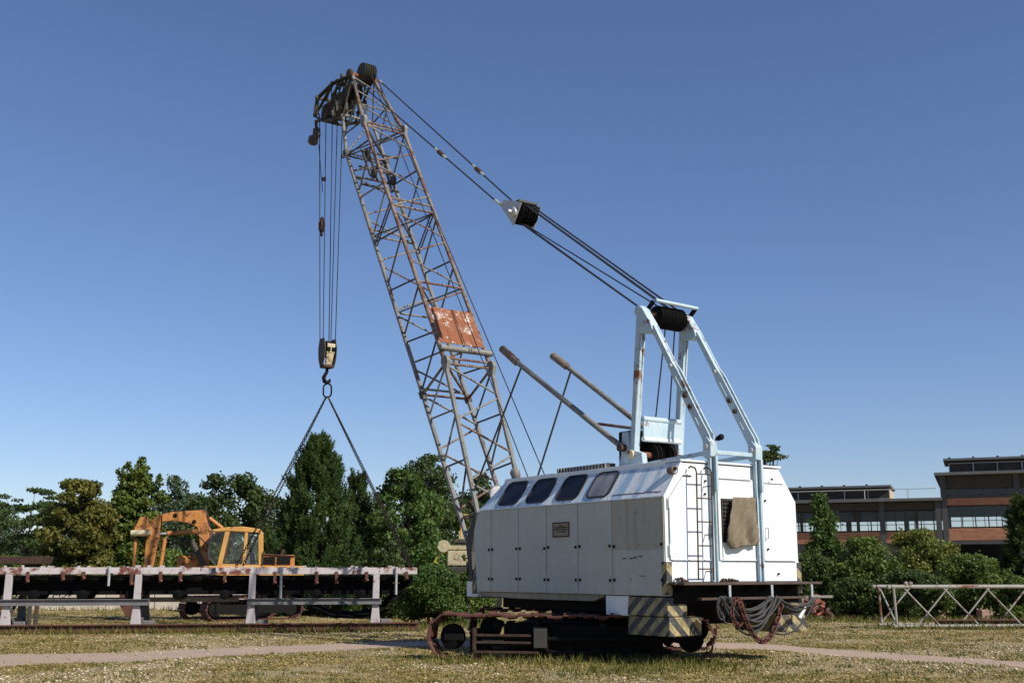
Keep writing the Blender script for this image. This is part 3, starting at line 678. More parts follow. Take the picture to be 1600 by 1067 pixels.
MB().prism([cr(x_, BC - .02, z_) for x_, z_ in ((14.7, 15.7), (15.6, 16.0), (16.4, 15.95), (16.85, 15.6), (16.2, 15.2), (15.0, 14.95))], cr(0, .04, 0)).build('nose_web', M['olive'], boom, 0, .01)
for i in range(80):                                      # clamps, guards and rope keepers crowding the nose
    u_ = rn.random(); top_ = np.array([14.6, 15.9]) * (1 - u_) + np.array([16.9, 16.0]) * u_ + np.array([0, .18 * math.sin(math.pi * u_)]); bot_ = HBt * (1 - u_) + NL * u_
    P = top_ + (bot_ - top_) * rn.random(); b_ = BC + rn.uniform(-.5, .45); an = rn.uniform(0, 3.1); l_ = rn.uniform(.06, .22)
    o_ = MB().bar(cr(P[0] - l_ * math.cos(an), b_, P[1] - l_ * math.sin(an)), cr(P[0] + l_ * math.cos(an), b_ + rn.uniform(-.05, .05), P[1] + l_ * math.sin(an)), rn.uniform(.02, .06), rn.uniform(.03, .08))
    o_.build('nose_fitting', M['olive'] if rn.random() < .8 else (M['cream'] if rn.random() < .4 else M['boomrust']), boom, 0, .006)
# limit weight hanging from the nose tip
lw = MB(); q = [cr(NL[0], BC, NL[1]), CB(494, 190, BC), CB(495, 206, BC)]
lw.path(q, .06, 8); lw.lathe(CB(495, 200, BC), (0, 0, -1), [(0, .05), (.05, .12), (.28, .13), (.34, .06)], 12); lw.lathe(CB(491, 212, BC), (.4, 0, -1), [(0, .08), (.05, .16), (.24, .17), (.32, .08)], 10)
lw.build('limit_weight', M['boomdark'], boom, 40)

# -- pendants, floating block, luffing ropes, hoist ropes
def rope(name, p, q, r=.014, mt=None, parent=crane, sag=0.0):
    p, q = V(p), V(q); n = 10 if sag else 1
    MB().path([p + (q - p) * (i / n) + Vector((0, 0, -sag * 4 * (i / n) * (1 - i / n))) for i in range(n + 1)], r, 6).build(name, mt or M['rope'], parent)
FBc = cr(6.25, BC, 9.50)
hp_n, hp_f = cr(HTp[0] - .12, HN - .05, HTp[1] - .15), cr(HTp[0] - .15, HF + .12, HTp[1] - .05)
for b_, hp, cx, cy in ((BC - .30, hp_n, 690, 243), (BC + .30, hp_f, 746, 264)):
    e = cr(6.75, b_, 9.82); rope('pendant_rope', hp, e, .019)
    a_, z_ = B(cx, cy, b_); d = (e - hp).normalized(); t = (cr(a_, b_, z_) - hp).dot(d); c = hp + d * t
    cp = MB().tube(c - d * .14, c + d * .14, .06, n=8).build('pendant_coupling', M['darkrust'], crane, 35)
    for s in (-1, 1): MB().tube(c + d * (.13 * s), c + d * (.34 * s), .036, n=8).build('socket', M['galv'], cp)
    MB().tube(e - d * .22, e, .04, n=8).build('socket', M['galv'], crane)
    MB().tube(hp, hp + d * .2, .04, n=8).build('socket', M['galv'], crane)
fd = Vector((6.75 - 1.65, 0, 9.82 - 6.28)).normalized()
fb = MB().tube(FBc + Vector((0, .42, 0)), FBc - Vector((0, .42, 0)), .05, n=10).build('floating_block', M['galv'], crane)
for i in range(5): MB().lathe(FBc + Vector((0, .14 - i * .085, 0)), (0, -1, 0), [(0, .25), (.015, .26), (.035, .21), (.055, .26), (.07, .25)], 26).build('block_sheave', M['dark'], fb, 35)
for y_ in (.20, -.36):
    up_ = Vector((-fd.z, 0, fd.x))
    MB().prism([FBc + Vector((0, y_, 0)) + v_ for v_ in (-fd * .12 + up_ * .28, fd * .18 + up_ * .22, fd * .62 + up_ * .09, fd * .66 - up_ * .07, fd * .15 - up_ * .2, -fd * .12 - up_ * .28)], Vector((0, .03, 0))).build('cheek_plate', M['galv'], fb, 0, .006)
MB().lathe(FBc + Vector((0, .24, 0)), (0, 1, 0), [(0, .13), (.06, .13), (.08, .09), (.10, .05)], 20).build('hub', M['galv'], fb, 35)
MB().b2(FBc + Vector((-.12, -.34, .24)), FBc + Vector((.14, .18, .30))).build('guard', M['boomdark'], fb, 0, .01)
for i, db in enumerate((-.05, -.015, .02, .15, .185)):
    rope('luffing_rope', FBc + Vector((-.05, -db, .25)), cr(1.60, BC + .08 + db * 1.2, 6.43), .0125)
for i, (db, e) in enumerate(((-.08, LB + .03), (.0, LB + .06), (.03, LB + .40))):
    rope('luffing_rope', FBc + Vector((-.05, -db, -.25)), cr(1.66, e, 6.32 if i < 2 else 6.45), .014)
for b0_, b1_ in ((BC + .02, BC - .12), (BC + .26, BC + .22)): rope('luffing_rope', cr(1.62, b0_, 6.0), cr(1.80, b1_, 4.3), .014)
rope('hoist_rope', cr(HTp[0] - .38, BC + .18, HTp[1] + .05), cr(5.60, BC + .20, ZT + .03), .012)
rope('hoist_rope', cr(HTp[0] - .36, BC + .05, HTp[1] - .0), cr(6.2, BC + .20, 3.30), .012)
rope('hoist_rope', cr(6.2, BC + .20, 3.30), cr(5.16, BC + .20, 3.0), .012)
# -- boom backstops: tubes with sleeved ends and slack rods
for b_, e0, e1, e2, foot, rod in ((NB, (975, 700), (808, 566), (785, 545), (2.13, 3.75), (735, 782)), (FB, None, (885, 572), (864, 556), (2.13, 3.75), (842, 738))):
    p = cr(foot[0], b_, foot[1]); q = CB(e2[0], e2[1], b_); c = CB(e1[0], e1[1], b_)
    bs_ = MB().tube(p, c, .055, n=12).build('backstop', M['boom'], crane); MB().tube(c, q, .085, n=14).build('sleeve', M['boomrust'], bs_)
    MB().lathe(p + Vector((0, .10, 0)), (0, -1, 0), [(0, .07), (.2, .07)], 12).build('pivot', M['darkrust'], bs_, 35)
    cc = c + (p - c) * .05; rope('backstop_rod', cc, cc + (CB(rod[0], rod[1], b_) - cc) * (1.0 if b_ == NB else 1.22), .022, M['boomdark'])
MB().bar(cr(2.05, NB, 3.55), cr(2.05, FB, 3.55), .14, .16).build('backstop_beam', M['blue'], crane, 0, .01)
MB().tube(CB(935, 662, NB + .2), cr(1.92, LB + .02, 4.10), .03).build('backstop_brace', M['boomrust'], crane)
# -- floodlight at the front of the roof + boom foot cap
fl = MB(); c = CB(778, 772, .55); fl.lathe(c, Vector((-.75, .55, .12)), [(.02, .10), (.10, .145), (.10, .17), (.085, .17), (-.08, .16), (-.22, .10), (-.26, .05)], 20)
flo = fl.build('floodlight', M['galv'], crane, 40)
MB().lathe(c, Vector((-.75, .55, .12)), [(.101, .150), (.108, .12), (.112, .01)], 20).build('lamp_glass', plain('lamp_glass', (.75, .74, .68), .3), flo, 40)
MB().bar(c + Vector((-.05, -.05, -.1)), cr(5.3, .62, 3.0), .03, .05).build('lamp_bracket', M['galv'], flo, 0)
MB().lathe(CB(806, 742, .9), (.3, .2, 1), [(-.1, .05), (-.04, .10), (.08, .11), (.14, .06)], 12).build('horn', M['boom'], crane, 40)

# -- undercarriage: two crawler tracks turned out of line with the house
UC = np.array([1.30, 21.72]); TA = R(-11); tx_ = np.array([math.cos(TA), math.sin(TA)]); ty_ = np.array([-math.sin(TA), math.cos(TA)])
def uw(x, y, z):                                         # undercarriage frame (x along the track to the right, y away) -> crane root space
    p = UC + tx_ * x + ty_ * y; return w2c((p[0], p[1], z))
und = MB()
def ubox(mb, x0, x1, y0, y1, z0, z1):
    vs = [uw(x, y, z) for x in (x0, x1) for y in (y0, y1) for z in (z0, z1)]
    mb.add(vs, [(0, 1, 3, 2), (4, 6, 7, 5), (0, 4, 5, 1), (2, 3, 7, 6), (0, 2, 6, 4), (1, 5, 7, 3)]); return mb
ubox(und, -1.0, 1.0, -1.4, 1.4, .28, .62)
und = und.build('undercarriage', M['dark'], crane, 0, .02)  # near-black colour carries the shade below the house
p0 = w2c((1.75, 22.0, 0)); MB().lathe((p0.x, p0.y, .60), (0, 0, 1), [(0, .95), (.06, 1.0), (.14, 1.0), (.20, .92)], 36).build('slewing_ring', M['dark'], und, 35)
HLn, RT_ = 2.07, .375                                    # half distance between end wheels, track radius
for sy in (-1, 1):
    yc = sy * 1.60
    tf = MB()
    y_out = yc - .24
    ubox(tf, -1.72, 1.9, yc - .20, yc + .20, .34, .40); ubox(tf, -1.72, 1.9, yc - .20, yc + .20, .14, .18); ubox(tf, -1.15, 1.6, yc - .05, yc + .05, .18, .60)
    ubox(tf, -1.72, -1.60, yc - .20, yc + .20, .18, .52); ubox(tf, -.60, -.35, yc - .26, yc + .2, .18, .56); ubox(tf, -1.1, -1.04, yc - .20, yc + .2, .18, .34)
    ubox(tf, -1.55, -.62, yc - .22, yc - .16, .235, .275)
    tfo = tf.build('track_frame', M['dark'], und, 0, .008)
    if sy < 0:
        fb_ = MB(); ubox(fb_, -1.62, -.62, yc - .27, yc - .22, .40, .44); ubox(fb_, -1.62, -.62, yc - .27, yc - .22, .28, .32); ubox(fb_, -1.62, -.50, yc - .28, yc - .22, .12, .16); ubox(fb_, -1.66, -1.60, yc - .28, yc - .22, .16, .54)
        fb_.build('frame_guard', M['darkrust'], tfo, 0, .006)
        fb_ = MB(); ubox(fb_, -.58, -.36, yc - .30, yc - .265, .22, .54); fb_.build('frame_plate', M['boomdark'], tfo, 0, .008)
    for x_ in (-HLn, HLn):
        c = uw(x_, yc - .20, RT_ + .01)
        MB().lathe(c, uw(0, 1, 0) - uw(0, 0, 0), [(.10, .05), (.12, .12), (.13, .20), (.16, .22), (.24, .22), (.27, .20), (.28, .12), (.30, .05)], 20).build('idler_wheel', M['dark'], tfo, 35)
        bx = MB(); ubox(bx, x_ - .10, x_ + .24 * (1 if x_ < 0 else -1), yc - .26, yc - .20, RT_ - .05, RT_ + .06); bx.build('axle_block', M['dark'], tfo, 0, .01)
    for x_ in (-1.5, -1.0, -.5, 0, .5, 1.0, 1.5):
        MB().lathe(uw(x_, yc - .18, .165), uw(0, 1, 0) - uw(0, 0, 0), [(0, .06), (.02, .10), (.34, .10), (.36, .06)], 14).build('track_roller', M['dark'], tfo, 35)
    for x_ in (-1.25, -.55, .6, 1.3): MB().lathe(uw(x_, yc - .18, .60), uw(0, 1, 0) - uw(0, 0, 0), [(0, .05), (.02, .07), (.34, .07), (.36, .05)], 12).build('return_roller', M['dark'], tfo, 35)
    # shoes laid round the two end wheels, the top run sagging between rollers
    per = 2 * (2 * HLn) + 2 * math.pi * RT_; ns = 40; sw = .30
    shoe = None
    for i in range(ns):
        s = per * i / ns
        if s < 2 * HLn: x_, z_, an = -HLn + s, 2 * RT_, 0.0; sg = -.018 + .018 * math.cos(s * 2 * math.pi / .75); z_ += sg
        elif s < 2 * HLn + math.pi * RT_: t = (s - 2 * HLn) / RT_; x_, z_, an = HLn + RT_ * math.sin(t), RT_ + RT_ * math.cos(t), -t
        elif s < 4 * HLn + math.pi * RT_: x_, z_, an = HLn - (s - 2 * HLn - math.pi * RT_), 0.0, math.pi
        else: t = (s - 4 * HLn - math.pi * RT_) / RT_; x_, z_, an = -HLn - RT_ * math.sin(t), RT_ - RT_ * math.cos(t), math.pi - t
        if shoe is None:
            mb = MB(); pitch = per / ns - .012
            mb.box((0, 0, 0), (pitch, .60, .03)); mb.box((-pitch * .38, 0, .028), (.03, .60, .03)); mb.box((0, .12, -.03), (.12, .07, .04)); mb.box((0, -.12, -.03), (.12, .07, .04))
            shoe = mb.mesh('track_shoe', 0)
        o_ = link('track_shoe', shoe, M['rustred'], tfo)
        d1 = (uw(1, 0, 0) - uw(0, 0, 0)); d2 = (uw(0, 1, 0) - uw(0, 0, 0)); up3 = Vector((0, 0, 1))
        X = d1 * math.cos(an) + up3 * math.sin(an); Zv = -d1 * math.sin(an) + up3 * math.cos(an)
        mtx = Matrix((X, d2, Zv)).transposed().to_4x4(); mtx.translation = uw(x_, yc, z_ + .02); o_.matrix_local = mtx

# ---------------------------------------------------------------- things hung on the crane
def linkmesh(L=.085, w=.05, r=.011, n=5, m=10):
    pts = []
    for i in range(m):
        t = 2 * math.pi * i / m; x = math.cos(t) * w / 2; y = math.sin(t) * w / 2 + (L / 2 - w / 2) * (1 if math.sin(t) > 0 else -1); pts.append((x, y, 0))
    return MB().path(pts, r, n, closed=True)
def chain(name, pts, mt, parent=None, L=.085, w=.05, r=.011):
    """real links, alternately turned, laid along a polyline"""
    base = linkmesh(L, w, r); bv = [Vector(v) for v in base.v]; out = MB()
    pts = [V(p) for p in pts]; seg = [(pts[i], pts[i + 1]) for i in range(len(pts) - 1)]
    tot = sum((q - p).length for p, q in seg); pitch = L - 2.2 * r; n = int(tot / pitch); s = 0; k_ = 0
    for i in range(n):
        t = (i + .5) * pitch; acc = 0
        for p, q in seg:
            l_ = (q - p).length
            if t <= acc + l_ or (p, q) == seg[-1]: d = (q - p).normalized(); c = p + d * (t - acc); break
            acc += l_
        x = d.orthogonal().normalized(); z = d.cross(x)
        if i % 2: x, z = z, -x
        m3 = Matrix((x, d, z)).transposed(); out.add([c + m3 @ v for v in bv], base.f)
    return out.build(name, mt, parent, 60)
def sagging(p, q, s, n=14):
    p, q = V(p), V(q); return [p + (q - p) * (i / n) - Vector((0, 0, s * 4 * (i / n) * (1 - i / n))) for i in range(n + 1)]
def wp(v): return crane_M @ v
crane_M = Matrix.Translation(V(OC)) @ Matrix.Rotation(math.pi / 2 + YAW, 4, 'Z')
# hook block on four falls of rope
HP = CB(512, 545, BC)
for i, (xt, xb, db) in enumerate(((499, 500, -.16), (509, 505, -.08), (519, 514, .08), (527, 517, .12), (535, 524, .16))):
    top = CB(xt, 193, BC + db); bot = CB(xb, 533, BC + db)
    rope('hoist_rope', (top.x, top.y, top.z + .25), bot, .0145)
rope('hoist_rope', CB(498, 226, BC), CB(504, 300, BC - .1), .012)
wq = MB().lathe(CB(503, 350, BC - .1), (0, 0, -1), [(-.22, .03), (-.16, .06), (0, .11), (.2, .10), (.28, .04), (.36, .05), (.4, .02)], 10); wq.build('limit_switch_weight', M['darkrust'], crane, 40)
for (x_, y_) in ((506, 280), (536, 244)): MB().lathe(CB(x_, y_, BC + (.16 if x_ > 530 else -.1)), (0, 0, -1), [(-.06, .03), (-.05, .07), (.05, .07), (.06, .03)], 8).build('rope_clamp', M['boomdark'], crane, 40)
hk = empty('hook_block', wp(HP), math.pi / 2 + YAW, 'cream and black hook block hanging on ropes below the boom tip', 'hook block')
hk_b = MB().lathe((0, .14, -.02), (0, -1, 0), [(0, .22), (.02, .25), (.12, .25), (.14, .22)], 24).lathe((0, 0, -.02), (0, -1, 0), [(0, .22), (.02, .25), (.12, .25), (.14, .22)], 24).build('sheave', M['dark'], hk, 35)
for y_ in (.17, -.20):
    MB().prism([(-.14, y_, .30), (.16, y_, .30), (.24, y_, .0), (.20, y_, -.30), (.10, y_, -.52), (-.10, y_, -.52), (-.20, y_, -.30), (-.24, y_, .0)], (0, .03, 0)).build('cheek_plate', M['boomdark'], hk, 0, .008)
MB().prism([(-.26, -.13, .12), (-.26, .13, .12), (-.22, .13, -.16), (-.22, -.13, -.16)], (.03, 0, 0)).build('cover', M['cream'], hk, 0, .015)
MB().prism([(-.21, -.12, -.17), (-.21, .12, -.17), (-.10, .10, -.50), (-.10, -.10, -.50)], (.06, 0, 0)).build('cover', M['cream'], hk, 0, .015)
MB().b2((-.15, -.17, -.58), (.15, .17, -.50)).build('crosshead', M['darkrust'], hk, 0, .01)
MB().path([(0, 0, -.50), (0, 0, -.70), (.0, .05, -.78), (0, .10, -.88), (0, .07, -.98), (0, -.02, -1.02), (0, -.09, -.97), (0, -.11, -.90)], [.05, .05, .055, .06, .065, .06, .05, .025], 8).build('hook', M['dark'], hk, 60)
# sling: oval ring and four chains down to the conveyor
RC = CB(511.5, 610, BC); RW = wp(RC)
sling = empty('chain_sling', RW, 0, 'oval lifting ring with four long chains spreading to the conveyor frame', 'chain')
pts = []
for i in range(20):
    t = 2 * math.pi * i / 20; pts.append((math.cos(t) * .12, 0, math.sin(t) * .12 + (.08 if math.sin(t) > 0 else -.08)))
MB().path(pts, .025, 8, closed=True).build('ring', M['dark'], sling, 60)
CNV = [cvw(cvx(645), 0, 1.61), cvw(-.08, 1.5, 1.61), cvw(cvx(368), 0, 1.61), cvw(cvx(372), 1.5, 1.61)]
for p in CNV:
    q = Vector(p) - RW; s0 = Vector((.04 if q.x > 0 else -.04, 0, -.22))
    chain('chain', [s0, q], M['chain'], sling, .10, .052, .0100)
    MB().tube(s0, s0 + (q - s0).normalized() * .18, .03, .02).build('shortening_claw', M['rustred'] if q.x > 0 else M['dark'], sling)
# brown cloth tied over the rear grille
z8 = lambda x, y: A(1000 + .3094 * x, 690 + .3094 * y, -.05)
L1 = [(455, 280), (447, 330), (438, 385), (430, 440), (428, 495), (445, 537)]; R1 = [(566, 284), (572, 340), (578, 400), (583, 450), (585, 490), (583, 518)]
gv = []; gf = []; NU, NV_ = 22, 26
for j in range(NV_ + 1):
    v_ = j / NV_ * 5; i0 = min(int(v_), 4); f_ = v_ - i0
    l_ = np.array(L1[i0]) * (1 - f_) + np.array(L1[i0 + 1]) * f_; r_ = np.array(R1[i0]) * (1 - f_) + np.array(R1[i0 + 1]) * f_
    for i in range(NU + 1):
        u_ = i / NU; q = l_ * (1 - u_) + r_ * u_; q[1] += 4 * math.sin(u_ * 9) * (j / NV_); b_, z_ = z8(*q)
        d_ = .022 * math.sin(u_ * 19 + j * .10) + .02 * math.sin(u_ * 8 - j * .22 + 1) + .035 * math.exp(-((u_ - .45 - .012 * j) / .09) ** 2) + .012 * math.sin(u_ * 23 + j * .9) + .02 * math.exp(-((j - 9) / 2.0) ** 2) * math.sin(u_ * 7)
        gv.append(cr(-.125 + d_ * (.35 + .65 * j / NV_), b_, z_))
gf = [(j * (NU + 1) + i, j * (NU + 1) + i + 1, (j + 1) * (NU + 1) + i + 1, (j + 1) * (NU + 1) + i) for j in range(NV_) for i in range(NU)]
cloth = MB().add([wp(p) for p in gv], gf).build('cloth', M['burlap'], None, 180)
so_ = cloth.modifiers.new('thickness', 'SOLIDIFY'); so_.thickness = .008
tag(cloth, 'brown burlap sheet hanging over the rear grille of the white crane', 'cloth')
# grey cables and a rusty chain looped over the rear rail
cab = empty('cable_bundle', wp(cr(-.42, 1.5, .6)), math.pi / 2 + YAW, 'grey electric cables hanging in loops from the rear rail of the crane', 'cables')
def rel(a, b_, z): return cr(a, b_, z) - cr(-.42, 1.5, .6)
for i in range(13):
    b0_, b1_ = .80 + random.uniform(-.15, .12), 1.95 + random.uniform(-.12, .06); s_ = random.uniform(.18, .58); a_ = -.47 - .012 * i
    MB().path([rel(a_ - random.uniform(0, .004), p_.y, p_.z) for p_ in sagging((0, b0_, 1.08 + random.uniform(-.06, .02)), (0, b1_, 1.08 + random.uniform(-.04, .02)), s_, 16)], .018, 6).build('cable', M['ropegrey'], cab)
for i in range(6):
    b0_, b1_ = 2.05 + random.uniform(-.05, .1), 2.95 + random.uniform(-.05, .08); s_ = random.uniform(.12, .36)
    MB().path([rel(-.47 - .012 * i, p_.y, p_.z) for p_ in sagging((0, b0_, 1.05), (0, b1_, 1.06), s_, 14)], .017, 6).build('cable', M['ropegrey'] if i % 2 else M['rubber'], cab)
for b_, s_ in ((.74, .30), (.80, .42), (.70, .36)):
    pts = [rel(-.50 - s_ * .05, b_ + .09 * math.cos(t), 1.0 - s_ / 2 + s_ / 2 * math.sin(t) + .1) for t in [2 * math.pi * j / 16 for j in range(16)]]
    MB().path(pts, .017, 6, closed=True).build('cable', M['ropegrey'], cab)
MB().path([rel(-.52, p_.y, p_.z) for p_ in sagging((0, 1.7, .60), (0, 2.95, 1.0), .30, 14)], .016, 6).build('cable', M['rubber'], cab)
pg = MB().tube(rel(-.50, 2.55, .72), rel(-.50, 2.72, .90), .045, .03, n=10); pg.build('cable_plug', M['galv'], cab)
cch = chain('hanging_chain', [wp(cr(-.66, p_.y, p_.z)) for p_ in sagging((0, .98, 1.0), (0, 1.97, 1.0), .62, 18)], M['chainred'], None, .12, .075, .018)
tag(cch, 'heavy red rusty chain hanging in a loop below the crane rear rail', 'chain')
lp = []
for t in range(15):
    an = 2 * math.pi * t / 14; lp.append(wp(cr(-.60, .98 + .13 * math.cos(an), .86 + .20 * math.sin(an))))
tag(chain('chain_loop', lp, M['chainred'], None, .10, .065, .016), 'short rusty chain loop hooked round the flat hanger beside the cables', 'chain')
# ================================================================ BELT CONVEYOR (left foreground)
conv = empty('belt_conveyor', (CV_O[0], CV_O[1], 0), CV_R, 'long rusty belt conveyor on white painted legs with a sagging black belt', 'conveyor')
M['conv'] = painted('conveyor_paint', (.46, .405, .40), (.52, .475, .465), rust=.42, scale=1.7, rough=.7, dirt=.3, rustcol=(.24, .07, .055))
M['convleg'] = painted('conveyor_leg_paint', (.45, .415, .42), (.40, .365, .37), rust=.22, scale=2.6, rough=.7, dirt=.35, rustcol=(.24, .08, .06))
M['belt'] = plain('belt_rubber', (.007, .0065, .0065), .9, var=.3, scale=5); M['belt'].node_tree.nodes['Principled BSDF'].inputs['Specular IOR Level'].default_value = .08
M['convgrey'] = plain('grey_steel', (.17, .165, .165), .65, var=.35, scale=5)
CW = 1.5
g0, g1 = cvx(312), cvx(337)
for y_ in (0, CW):
    for x0, x1 in ((-13.2, g0), (g1, 0.0)):
        if y_ and x1 == g0: x1 = g1 - .02
        r_ = MB().b2((x0, y_ - .05, 1.43), (x1, y_ + .05, 1.60)).build('top_rail', M['conv'], conv, 0, .012)
        x_ = x0 + .3
        while x_ < x1 - .2:
            if random.random() < .55: MB().b2((x_, y_ - .045, 1.602), (x_ + random.uniform(.05, .13), y_ + .045, 1.602 + random.uniform(.02, .05))).build('rail_lug', M['conv'], r_, 0, .006)
            x_ += random.uniform(.22, .6)
legs = [cvx(p) for p in (15, 217, 395, 588)]
for i, x_ in enumerate(legs):
    for y_ in (0, CW):
        mt = M['convleg'] if y_ == 0 else M['convgrey']  # far legs grey rather than white: their shade put into the colour
        MB().prism([(x_ - .13 + (.04 if y_ else 0), y_ - .06, .22), (x_ + .12, y_ - .06, .22), (x_ + .085, y_ - .06, .60), (x_ + .085, y_ - .06, 1.428), (x_ - .075, y_ - .06, 1.428), (x_ - .09, y_ - .06, .60)], (0, .12, 0)).build('leg', mt, conv, 0, .01)
    MB().b2((x_ - .07, .07, .22), (x_ + .07, CW - .07, .36)).build('cross_beam', M['convgrey'], conv, 0, .01)
    MB().b2((x_ + .15, .12, .12), (x_ + .42, .4, .30)).build('foot_block', M['convgrey'], conv, 0, .02)
    MB().bar((x_ + .02, .15, .38), (x_ - .05, CW - .1, .85), .06, .06).build('brace', M['boomdark'], conv, 0)
for x0, x1 in ((legs[0] - .15, legs[1] + .32), (legs[2] - .1, legs[3] + .14)):
    mb = MB(); mb.b2((x0, -.085, .68), (x1, -.062, .83)); mb.b2((x0, -.14, .815), (x1, -.086, .832)); mb.b2((x0, -.14, .68), (x1, -.086, .695))
    mb.build('lower_beam', M['convgrey'], conv, 0, .004)
MB().b2((-13.2, CW - .04, .72), (g0 + .9, CW + .04, .84)).build('lower_beam', M['convleg'], conv, 0, .01)
MB().b2((legs[2], CW - .04, .74), (legs[3], CW + .04, .84)).build('lower_beam', M['convleg'], conv, 0, .01)
# belt: carrying run as a shallow trough, return run sagging at the free end
bp = [(.10, 1.38), (.30, 1.24), (.5, 1.18), (1.0, 1.18), (1.2, 1.22), (1.4, 1.38)]
def ribbon(mb, prof0, prof1):
    n = len(prof0); mb.add(prof0 + prof1, [(i, i + 1, n + i + 1, n + i) for i in range(n - 1)])
mb = MB()
xs = [-13.2 + i * .6 for i in range(23)]; xs[-1] = -.1
for x0, x1 in zip(xs, xs[1:]): ribbon(mb, [(x0, y, z) for y, z in bp], [(x1, y, z) for y, z in bp])
o_ = mb.build('belt', M['belt'], conv, 40); sd = o_.modifiers.new('t', 'SOLIDIFY'); sd.thickness = .03
MB().b2((-13.2, .30, .93), (-.25, .34, 1.22)).build('skirt_plate', M['belt'], conv, 0)
MB().b2((-13.2, CW - .16, .93), (-.25, CW - .12, 1.40)).build('skirt_plate', M['belt'], conv, 0)
sg = [(cvx(455), .93), (cvx(480), .74), (cvx(505), .55), (cvx(530), .42), (cvx(555), .39), (cvx(580), .45), (cvx(605), .70), (cvx(625), .95), (cvx(638), 1.18), (-.06, 1.34)]
mb = MB()
for (x0, z0_), (x1, z1_) in zip(sg, sg[1:]): ribbon(mb, [(x0, .15, z0_ - .08), (x0, 1.35, z0_ + .04)], [(x1, .15, z1_ - .08), (x1, 1.35, z1_ + .04)])
o_ = mb.build('return_belt', M['belt'], conv, 60); sd = o_.modifiers.new('t', 'SOLIDIFY'); sd.thickness = .035
x_ = -12.9
while x_ < -.6:
    MB().lathe((x_, .10, .93), (0, 1, 0), [(0, .04), (.03, .125), (1.27, .125), (1.3, .04)], 14).build('idler', M['belt'], conv, 35); x_ += 1.15
for p_ in (45, 100, 132, 207, 252, 283, 352, 430, 495, 526, 573, 635):
    x_ = cvx(p_); h_ = random.uniform(.08, .22)
    MB().b2((x_ - .04, -.085, 1.43 - h_), (x_ + .04, -.052, 1.50)).build('clamp', M['rustred'], conv, 0, .008)
    MB().tube((x_ + .03, -.09, 1.43 - h_), (x_ - .03, -.01, 1.40 - h_), .03).build('clamp_bolt', M['rust'], conv)
for p_, zz in ((172, 1.15), (440, .84), (619, .92)):
    x_ = cvx(p_); MB().tube((x_, -.10, zz), (x_, -.10, 1.62), .032, n=10).build('hanger_tube', M['galv'], conv)
    MB().b2((x_ - .09, -.12, zz + .28), (x_ + .09, -.07, zz + .31)).build('hanger_collar', M['darkrust'], conv, 0)
mb = MB(); mb.b2((-13.4, -.03, .05), (0.05, .03, .20)); mb.b2((-13.4, -.10, .195), (0.05, .10, .22)); mb.b2((-13.4, -.11, .03), (0.05, .11, .055))
mb.build('skid_beam', M['rustred'], conv, 0, .004)
for p_ in (30, 208, 392, 590): x_ = cvx(p_); MB().b2((x_ - .18, -.22, .0), (x_ + .18, .18, .032)).build('skid_pad', M['darkrust'], conv, 0, .005)
for x_ in (-11.5, -8.2, -4.9, -1.6): MB().b2((x_ - .1, .11, .03), (x_ + .1, CW, .12)).build('tie_beam', M['darkrust'], conv, 0)

# ================================================================ EXCAVATOR
EX = onY(330, 892, 37.0); ES = CAM_F / 37.0 / math.cos(CAM_P) * .985
exc = empty('excavator', (EX[0], 37.0, 0), R(10), 'old orange yellow crawler excavator with glazed cab parked behind the conveyor', 'excavator')
M['exo'] = painted('excavator_orange', (.52, .215, .05), (.44, .17, .04), rust=.42, scale=2.4, rough=.6, dirt=.4, rustcol=(.22, .08, .03))
M['exy'] = painted('excavator_yellow', (.60, .33, .085), (.54, .27, .07), rust=.26, scale=2.4, rough=.5, dirt=.3, rustcol=(.25, .09, .04))
def e2(X, Y): return ((180 + .2062 * X - 330) / ES, 1.5 + (892.4 - (780 + .2062 * Y)) / ES)
def epoly(name, pts, y0, y1, mt, parent=exc, bev=.02): return MB().prism([(e2(*p)[0], y0, e2(*p)[1]) for p in pts], (0, y1 - y0, 0)).build(name, mt, parent, 0, bev)
def etube(name, p, q, y, r, mt, parent=exc): a_, b_ = e2(*p), e2(*q); return MB().tube((a_[0], y, a_[1]), (b_[0], y, b_[1]), r, n=10).build(name, mt, parent)
